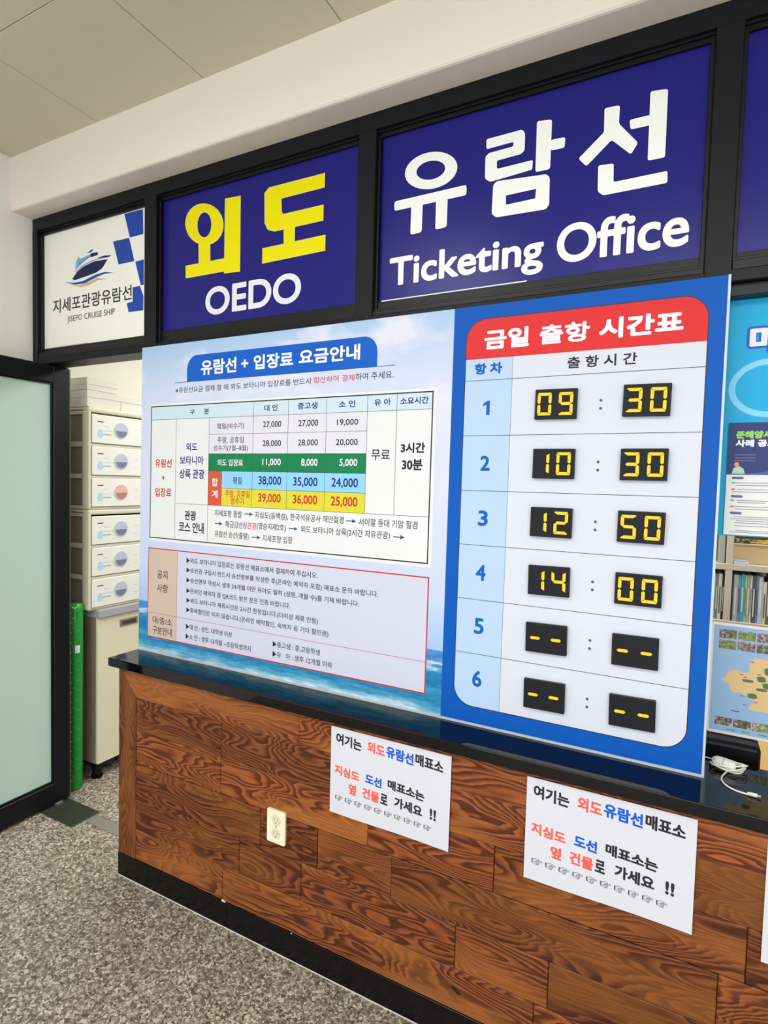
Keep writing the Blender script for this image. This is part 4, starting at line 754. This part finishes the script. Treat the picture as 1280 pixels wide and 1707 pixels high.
# roll of green wrapping
wr = thing('wrapping_roll', (.055, .175, 0), 'tall green wrapping roll with white sprout marks beside the cabinet', 'roll')
GRN = mat('green_wrap', (30, 150, 58), .3, spec=.5, var=.25, vscale=40)
bm = new_bm(); prof = [(0, .026), (.01, .033), (.9, .034), (.925, .031), (.93, .010)]
n = 20
rings = [[bm.verts.new((.055+r_*math.cos(2*PI*k/n)*(1+.03*math.sin(5*k)), .175+r_*math.sin(2*PI*k/n), z)) for k in range(n)] for z, r_ in prof]
for A, B in zip(rings[:-1], rings[1:]):
    for k in range(n): bm.faces.new((A[k], A[(k+1) % n], B[(k+1) % n], B[k]))
bm.faces.new(rings[-1])
link('wrap', bm, GRN, wr, True)
bm = new_bm()
bm2 = new_bm()
def leaf(ang, z, s, bm=bm):
    c = Vector((.055+.0352*math.cos(ang), .175+.0352*math.sin(ang), z)); t = Vector((-math.sin(ang), math.cos(ang), 0)); u = Vector((0, 0, 1)); nn = Vector((math.cos(ang), math.sin(ang), 0))
    for sg in (-1, 1):
        pts = [c, c+t*sg*s*.5+u*s*.35, c+t*sg*s+u*s*.9, c+t*sg*s*.3+u*s*.8]
        bm.faces.new([bm.verts.new(p+nn*.0008) for p in (pts if sg > 0 else pts[::-1])])
for k in range(18):
    z = .05+k*.049
    leaf(-1.25, z, .011); leaf(-.35+.1*(k % 2), z+.01, .010, bm2); leaf(-.8+.1*(k % 2), z+.024, .009 if k < 17 else .013, bm2 if k < 16 else bm)
tag(link('sprout_mark', bm, mat('sprout_white', (226, 238, 218), .5), wr), kind='stuff')
tag(link('sprout_mark', bm2, mat('sprout_pale_green', (84, 180, 90), .4), wr), kind='stuff')
bm = new_bm(); 
A = [(-.62+.12*q) for q in range(6)]
for q in range(5):
    P = [(.055+.0364*math.cos(A[q+e]), .175+.0364*math.sin(A[q+e]), z) for e, z in ((0, .690), (1, .690), (1, .727), (0, .727))]
    bm.faces.new([bm.verts.new(p) for p in P])
link('sticker', bm, mat('sticker_white', (230, 232, 232), .5), wr)
# crumpled bag under the cabinet
random.seed(3); bm = new_bm(); bmesh.ops.create_icosphere(bm, subdivisions=3, radius=1)
for v in bm.verts:
    k = 1+random.uniform(-.18, .18); v.co = Vector((-.03+v.co.x*.05*k, .40+v.co.y*.05*k, max(.0, .036+v.co.z*.036*k)))
single('crumpled_bag', bm, mat('dark_plastic_bag', (60, 66, 72), .25), 'small crumpled dark plastic bag on the floor under the cabinet', 'bag')

# ------------------------------------------------------------------ right side: banner, poster, map board, bookcase
bn = thing('hanging_banner', (3.10, .060, 2.05), 'cyan hanging banner with a pale ring right of the big board', 'banner')
link('banner_sheet', box(2.7395, .060, 1.446, 3.46, .062, 2.0485), mat('banner_cyan', (30, 166, 214), .45), bn)
link('ring', flat(new_bm(), [[(2.832+.084*math.cos(2*PI*k/48), 1.806+.070*math.sin(2*PI*k/48)) for k in range(48)], [(2.832+.070*math.cos(2*PI*k/48), 1.806+.056*math.sin(2*PI*k/48)) for k in range(48)]], .0596), mat('banner_ring', (130, 204, 236), .45), bn)
link('letter_outline', text(new_bm(), '매표소', 2.780, 1.884, 3.03, 1.962, .0592, .007, 10), mat('banner_outline_blue', (44, 92, 186), .45), bn)
link('lettering', text(new_bm(), '매표소', 2.786, 1.890, 3.024, 1.956, .0586, .0032, 8), ink('white'), bn)
po = thing('poster', (2.93, .055, 1.449), 'navy and white contest poster pinned over the lower part of the cyan banner', 'poster')
link('poster_sheet', box(2.7535, .0545, 1.449, 3.10, .0555, 1.7235), mat('poster_white', (220, 222, 220), .5), po)
link('poster_heading', rects(new_bm(), 2.7535, 1.597, 3.10, 1.7235, .0542), mat('poster_navy', (52, 62, 112), .45), po)
link('lettering', text(new_bm(), '준해양사고', 2.769, 1.6845, 2.862, 1.7035, .0539, .0012), mat('poster_lime', (150, 206, 90), .45), po)
link('lettering', text(new_bm(), '사례 공모전', 2.769, 1.6645, 2.872, 1.6825, .0539, .0012), ink('white'), po)
fg = new_bm(); flat(fg, [[(2.764, 1.599), (2.792, 1.599), (2.788, 1.612), (2.779, 1.618), (2.768, 1.614)]], .0539)
link('printed_figure', fg, mat('poster_mint', (168, 206, 178), .5), po)
fg = new_bm(); flat(fg, [[(2.7735+.005*math.cos(k), 1.622+.0055*math.sin(k)) for k in [2*PI*q/14 for q in range(14)]]], .0538)
link('printed_figure', fg, mat('poster_peach', (228, 150, 130), .5), po)
fg = new_bm(); flat(fg, [[(2.80, 1.600), (2.83, 1.604), (2.86, 1.612), (2.90, 1.606), (2.95, 1.618), (3.0, 1.608), (3.10, 1.612), (3.10, 1.598), (2.80, 1.598)]], .0539)
link('printed_wave', fg, mat('poster_wave', (72, 96, 160), .5), po)
bm = new_bm()
for z in (1.589, 1.544, 1.503): flat(bm, [rrect(2.765, z-.003, 2.790, z+.003, .003, 4)], .0540)
link('printed_pill', bm, mat('poster_slate', (96, 104, 140), .5), po)
bm = new_bm(); random.seed(8)
for z in (1.577, 1.571, 1.561, 1.555, 1.534, 1.529, 1.519, 1.513, 1.494, 1.489, 1.484, 1.479, 1.472, 1.460, 1.456): rects(bm, 2.767+random.choice((0, .008, .012)), z-.0008, 2.86+random.uniform(-.03, .2), z+.0008, .0540)
for z in (1.645, 1.638, 1.631): rects(bm, 2.769, z-.0006, 2.812, z+.0006, .0539)
link('printed_line', bm, mat('poster_grey_text', (136, 140, 150), .5), po)
bm = new_bm()
for z, c in ((1.577, 0), (1.534, 0)): rects(bm, 2.765, z-.0022, 2.773, z+.0022, .0538)
link('printed_mark', bm, mat('poster_green_mark', (120, 190, 130), .5), po)
bm = new_bm()
for z in (1.561, 1.519): rects(bm, 2.765, z-.0022, 2.773, z+.0022, .0538)
link('printed_mark', bm, mat('poster_pink_mark', (226, 110, 120), .5), po)

# illustrated map board standing on the black equipment
mp = thing('map_board', (3.0, .2, .8935), 'pale blue illustrated island map board behind the counter at the right edge', 'map')
link('board_panel', flat(new_bm(), [rrect(2.7485, .8955, 3.32, 1.199, .006, 4)], .2002, .006), mat('map_border_white', (226, 224, 224), .3), mp)
link('map_print', rects(new_bm(), 2.754, .903, 3.312, 1.193, .2), mat('map_sea_blue', (150, 182, 216), .35), mp)
link('land_print', flat(new_bm(), [[(2.777, 1.047), (2.787, 1.054), (2.791, 1.066), (2.802, 1.074), (2.815, 1.077), (2.828, 1.071), (2.842, 1.075), (2.838, 1.09), (2.842, 1.106), (2.853, 1.115), (2.90, 1.112), (3.05, 1.12), (3.12, 1.06), (3.05, 1.0), (2.93, .975), (2.868, .973), (2.842, .974), (2.845, .986), (2.854, .995), (2.841, 1.01), (2.831, 1.01), (2.824, 1.018), (2.808, 1.012), (2.8, 1.021), (2.796, 1.036), (2.784, 1.039)]], .1997), mat('map_sand', (222, 192, 136), .45), mp)
PH = [photo_print('thumb_dark', [(40, 44, 36), (70, 78, 52), (112, 104, 84), (196, 190, 184)], 95), photo_print('thumb_green', [(54, 66, 38), (104, 122, 56), (150, 150, 90), (176, 200, 220)], 90), photo_print('thumb_rock', [(34, 34, 38), (92, 84, 70), (150, 138, 120), (206, 200, 196)], 110)]
for k in range(12):
    x = 2.767+.0433*k
    for z0, z1, q in ((1.1585, 1.1825, 0), (1.1295, 1.1535, 1), (.9195, .9415, 2)):
        link('photo_print', rects(new_bm(), x, z0, x+.040, z1, .1997), PH[(k+q) % 3], mp)
        link('photo_tag', rects(new_bm(), x, z1-.005, x+.008, z1, .1995), mat('map_pink', (208, 110, 150), .5), mp)
bm = new_bm()
for (x, z, a, b) in ((2.838, 1.051, .012, .004), (2.868, 1.060, .009, .008), (2.870, 1.032, .012, .004), (2.850, 1.012, .010, .007), (2.882, 1.044, .010, .008), (2.882, 1.083, .008, .010), (2.92, 1.05, .02, .02)):
    flat(bm, [[(x+a*math.cos(2*PI*k/12)*(1+.2*(k % 3)), z+b*math.sin(2*PI*k/12)) for k in range(12)]], .1994)
link('landmark_print', bm, mat('map_green', (86, 120, 78), .5), mp)
bm = new_bm()
for (x, z) in ((2.832, 1.060), (2.823, 1.066), (2.846, 1.103), (2.826, 1.008), (2.834, .985), (2.858, .996), (2.862, 1.072)): rects(bm, x-.004, z-.0015, x+.004, z+.0015, .1993)
link('marker_print', bm, mat('map_magenta', (190, 96, 150), .5), mp)
link('boat_print', flat(new_bm(), [[(2.801, .9655), (2.806, .962), (2.822, .962), (2.824, .9645), (2.812, .9645)]], .1996), mat('map_boat', (90, 84, 90), .5), mp)
bm = new_bm()
for x in (2.795, 2.83, 2.868, 2.905): rects(bm, x, .9095, x+.02, .912, .1997)
link('caption_print', bm, mat('map_caption', (104, 120, 150), .5), mp)

# black equipment body below the map board
eq = thing('office_machine', (2.80, .23, .74), 'black machine with a rounded corner behind the worktop, under the map board', 'machine')
link('machine_body', box(2.55, .150, .724, 2.872, .34, .8925, .012, 3), mat('machine_black', (16, 17, 19), .35), eq)
link('machine_foot', box(2.57, .16, .72, 2.85, .33, .726, .002), mat('machine_grey', (60, 62, 64), .5), eq)
link('vent_slot', box(2.60, .1485, .845, 2.70, .1505, .85), SLOT, eq)
single('memo_sheet', box(2.80, .112, .7205, 2.93, .146, .7235, .001), PAPER, 'scrap of white paper on the desk beside the black machine', 'paper')
dk = thing('office_desk', (3.2, .5, 0), 'light tan wooden desk behind the black worktop at the right', 'desk')
link('desktop', box(2.0, .108, .690, 4.6, .86, .720, .003), mat('tan_wood', (214, 176, 116), .45, var=.1, vscale=9), dk)
for x in (2.05, 4.5):
    for y in (.14, .80): link('leg', box(x-.02, y-.02, 0, x+.02, y+.02, .690, .002), STEEL, dk)

# bookcase
BY = 1.60
bc = thing('bookcase', (3.1, 1.75, 0), 'beige metal bookcase full of folders against the office back', 'bookcase')
BEI = mat('beige_bookcase', (206, 198, 178), .45)
BX0, BX1 = 2.0, 4.55
link('side_panel', box(BX0-.02, BY, 0, BX0, BY+.36, 2.0, .002), BEI, bc); link('side_panel', box(BX1, BY, 0, BX1+.02, BY+.36, 2.0, .002), BEI, bc)
link('back_panel', box(BX0, BY+.35, .02, BX1, BY+.36, 2.0), BEI, bc)
for z in (.06, .34, .645, .921, 1.197, 1.52, 1.80, 1.98): link('shelf', box(BX0, BY, z-.016, BX1, BY+.35, z+.014, .002), BEI, bc)
for x in (2.868, 3.72): link('divider', box(x-.001, BY+.001, .07, x+.028, BY+.35, 1.98, .002), BEI, bc)
BK = [(2.800, 2.815, 'dark grey', (70, 70, 74), .222), (2.816, 2.830, 'pale green', (186, 200, 186), .225), (2.831, 2.841, 'patterned grey', (136, 132, 126), .222), (2.842, 2.857, 'white', (214, 216, 212), .224), (2.858, 2.8665, 'dark maroon', (66, 36, 36), .222),
      (2.897, 2.904, 'charcoal', (70, 74, 82), .222), (2.905, 2.925, 'pale grey-blue', (178, 190, 196), .226), (2.926, 2.934, 'silver grey', (150, 154, 156), .224), (2.935, 2.951, 'bright cyan', (60, 178, 208), .229), (2.952, 2.959, 'pale lime', (206, 214, 120), .226), (2.960, 2.973, 'light grey', (170, 174, 176), .227), (2.974, 2.981, 'white ribbed', (222, 222, 216), .226),
      (2.982, 2.996, 'slate', (92, 98, 106), .227), (2.997, 3.006, 'steel blue', (122, 142, 172), .228), (3.007, 3.024, 'white and blue', (196, 206, 216), .224), (3.025, 3.039, 'ivory', (216, 208, 186), .200), (3.040, 3.054, 'dull brown', (120, 104, 84), .205), (3.055, 3.075, 'teal', (60, 120, 130), .220), (3.076, 3.092, 'cream', (220, 214, 190), .225)]
for i, (a, b, nm, c, h) in enumerate(BK):
    nxt = BK[i+1][2] if i+1 < len(BK) else 'nothing'
    r = thing('book', ((a+b)/2, BY+.12, .9355), '%s spined book upright on the bookcase shelf, left of the %s one' % (nm, nxt) if nxt != 'nothing' else '%s spined book upright on the bookcase shelf, last one at the photo edge side' % nm, 'book', 'books on the middle shelf')
    link('cover', box(a, BY+.012, .9355, b, BY+.20, .9355+h, .0012), mat('spine_'+nm.replace(' ', '_'), c, .45, var=.12, vscale=60), r)
    link('spine_print', box(a+(b-a)*.3, BY+.0112, .965+.01*(i % 3), a+(b-a)*.62, BY+.0122, .9355+h*.72), mat('spine_mark_%d' % (i % 2), [(84, 88, 96), (226, 228, 228)][(i+1) % 2 if sum(c) < 400 else 0], .5), r)
bxl = thing('storage_box', (3.1, BY+.17, 1.211), 'tan cardboard box on the bookcase shelf above the books', 'box')
link('box_body', box(2.898, BY+.06, 1.2115, 3.30, BY+.30, 1.302, .002), mat('tan_card', (214, 188, 140), .6), bxl)
link('box_lid', box(2.896, BY+.055, 1.302, 3.302, BY+.305, 1.308, .001), mat('pale_lid', (226, 220, 200), .5), bxl)
single('magazine_pile', box(2.899, BY+.07, 1.3085, 3.20, BY+.28, 1.330, .003), photo_print('mag_cover', [(20, 20, 20), (60, 50, 20), (220, 180, 40), (240, 220, 120)], 40), 'black and yellow magazine lying on top of the tan cardboard box', 'magazine')
for q, (x1, z, c, nm) in enumerate(((2.965, 1.2115, (206, 208, 226), 'pale lilac'), (2.960, 1.2185, (226, 228, 236), 'white'), (2.952, 1.2255, (184, 190, 222), 'light violet'))):
    single('paper_stack', box(2.898, BY+.004, z, x1, BY+.055, z+.0065, .001), mat('stack_%d' % q, c, .5), '%s paper stack, %s of the three in front of the tan box' % (nm, ['lowest', 'middle', 'topmost'][q]), 'paper', 'paper stacks before the tan box')
single('document_case', box(2.835, BY+.02, 1.2115, 2.863, BY+.26, 1.36, .003), mat('case_grey_green', (172, 184, 178), .3), 'grey-green upright document case left of the shelf divider', 'file case')

# white cable lying on the worktop
cbl = thing('charging_cable', (2.79, .03, .861), 'white charging cable with adapter coiled on the black worktop', 'cable')
CW = mat('cable_white', (222, 222, 214), .35)
bm = new_bm()
for k, (rx, ry, dz, ph) in enumerate(((.036, .026, .004, .0), (.040, .022, .008, .25), (.033, .028, .012, -.2), (.038, .020, .018, .1))):
    cx, cy = 2.789+.002*k, .062-.003*k
    tube(bm, [(cx+rx*math.cos(a)*math.cos(ph)-ry*math.sin(a)*math.sin(ph), cy+rx*math.cos(a)*math.sin(ph)+ry*math.sin(a)*math.cos(ph), .861+dz+.004*math.sin(a*2+k)) for a in [2*PI*q/28 for q in range(28)]], .0019, 8, True)
link('coil', bm, CW, cbl, True)
bm = new_bm(); P = [Vector((2.762, .058, .878)), Vector((2.808, .036, .876))]; d = (P[1]-P[0]).normalized()
prof = [(0, .004), (.05, .0105), (.15, .0118), (.85, .0118), (.95, .0105), (1, .004)]
for (t0, r0), (t1, r1) in zip(prof[:-1], prof[1:]): cyl(bm, P[0].lerp(P[1], t0), P[0].lerp(P[1], t1), r0, r1, 20, False)
link('adapter', bm, CW, cbl, True)
link('tie_band', cyl(new_bm(), P[0].lerp(P[1], .42), P[0].lerp(P[1], .50), .0122, n=20), mat('band_grey', (190, 190, 186), .4), cbl)
link('cord', tube(new_bm(), spline([(2.742, .085, .868), (2.755, .078, .870), (2.768, .066, .872)]), .0019, 8), CW, cbl, True)
link('cord', tube(new_bm(), spline([(2.800, .045, .868), (2.790, .036, .8645), (2.781, .015, .8635), (2.7755, -.003, .863), (2.775, -.022, .863), (2.782, -.041, .863), (2.797, -.056, .863), (2.815, -.062, .863), (2.826, -.0635, .8632)]), .0020, 8), CW, cbl, True)
pl = link('plug', box(-.0, 0, 0, 1, 1, 1), CW, cbl) if False else None
bm = new_bm(); cyl(bm, (2.822, -.0632, .8650), (2.8275, -.0635, .8650), .0026, .0042, 12); cyl(bm, (2.8275, -.0635, .8652), (2.842, -.0645, .8652), .0042, .0042, 12)
link('plug', bm, CW, cbl, True)
link('plug_tip', cyl(new_bm(), (2.842, -.0645, .8652), (2.8485, -.065, .8652), .0026, n=10), STEEL, cbl)

# ceiling lamps as modelled fixtures (behind the camera, in the office); narrow hall one is added fill
LAMP = bpy.data.materials.new('lamp_diffuser'); LAMP.use_nodes = True
LAMP.node_tree.nodes['Principled BSDF'].inputs['Emission Color'].default_value = (1, .98, .94, 1)
LAMP.node_tree.nodes['Principled BSDF'].inputs['Emission Strength'].default_value = 1.5
for (x, y, z, w, l, lab) in ((3.3, -2.6, ZC, 2.44, 1.24, 'wide flat ceiling lamp in the hall'), (1.3, -2.4, ZC, .64, 1.84, 'added narrow flat fill panel in the hall near the glass door'), (1.2, 1.2, 2.70, 2.24, .64, 'flat ceiling lamp over the drawers in the office'), (3.6, 1.1, 2.70, 1.24, .44, 'flat ceiling lamp over the bookcase in the office')):
    r = thing('ceiling_light', (x, y, z-.03), lab, 'lamp')
    bm = new_bm(); bx(bm, x-w/2-.02, y-l/2-.02, z-.045, x+w/2+.02, y-l/2, z); bx(bm, x-w/2-.02, y+l/2, z-.045, x+w/2+.02, y+l/2+.02, z); bx(bm, x-w/2-.02, y-l/2, z-.045, x-w/2, y+l/2, z); bx(bm, x+w/2, y-l/2, z-.045, x+w/2+.02, y+l/2, z)
    link('lamp_frame', bm, mat('lamp_frame_white', (230, 230, 230), .4), r)
    link('diffuser', box(x-w/2, y-l/2, z-.030, x+w/2, y+l/2, z-.001), LAMP, r)
for o in SC.objects:
    if '_local' in o: del o['_local']
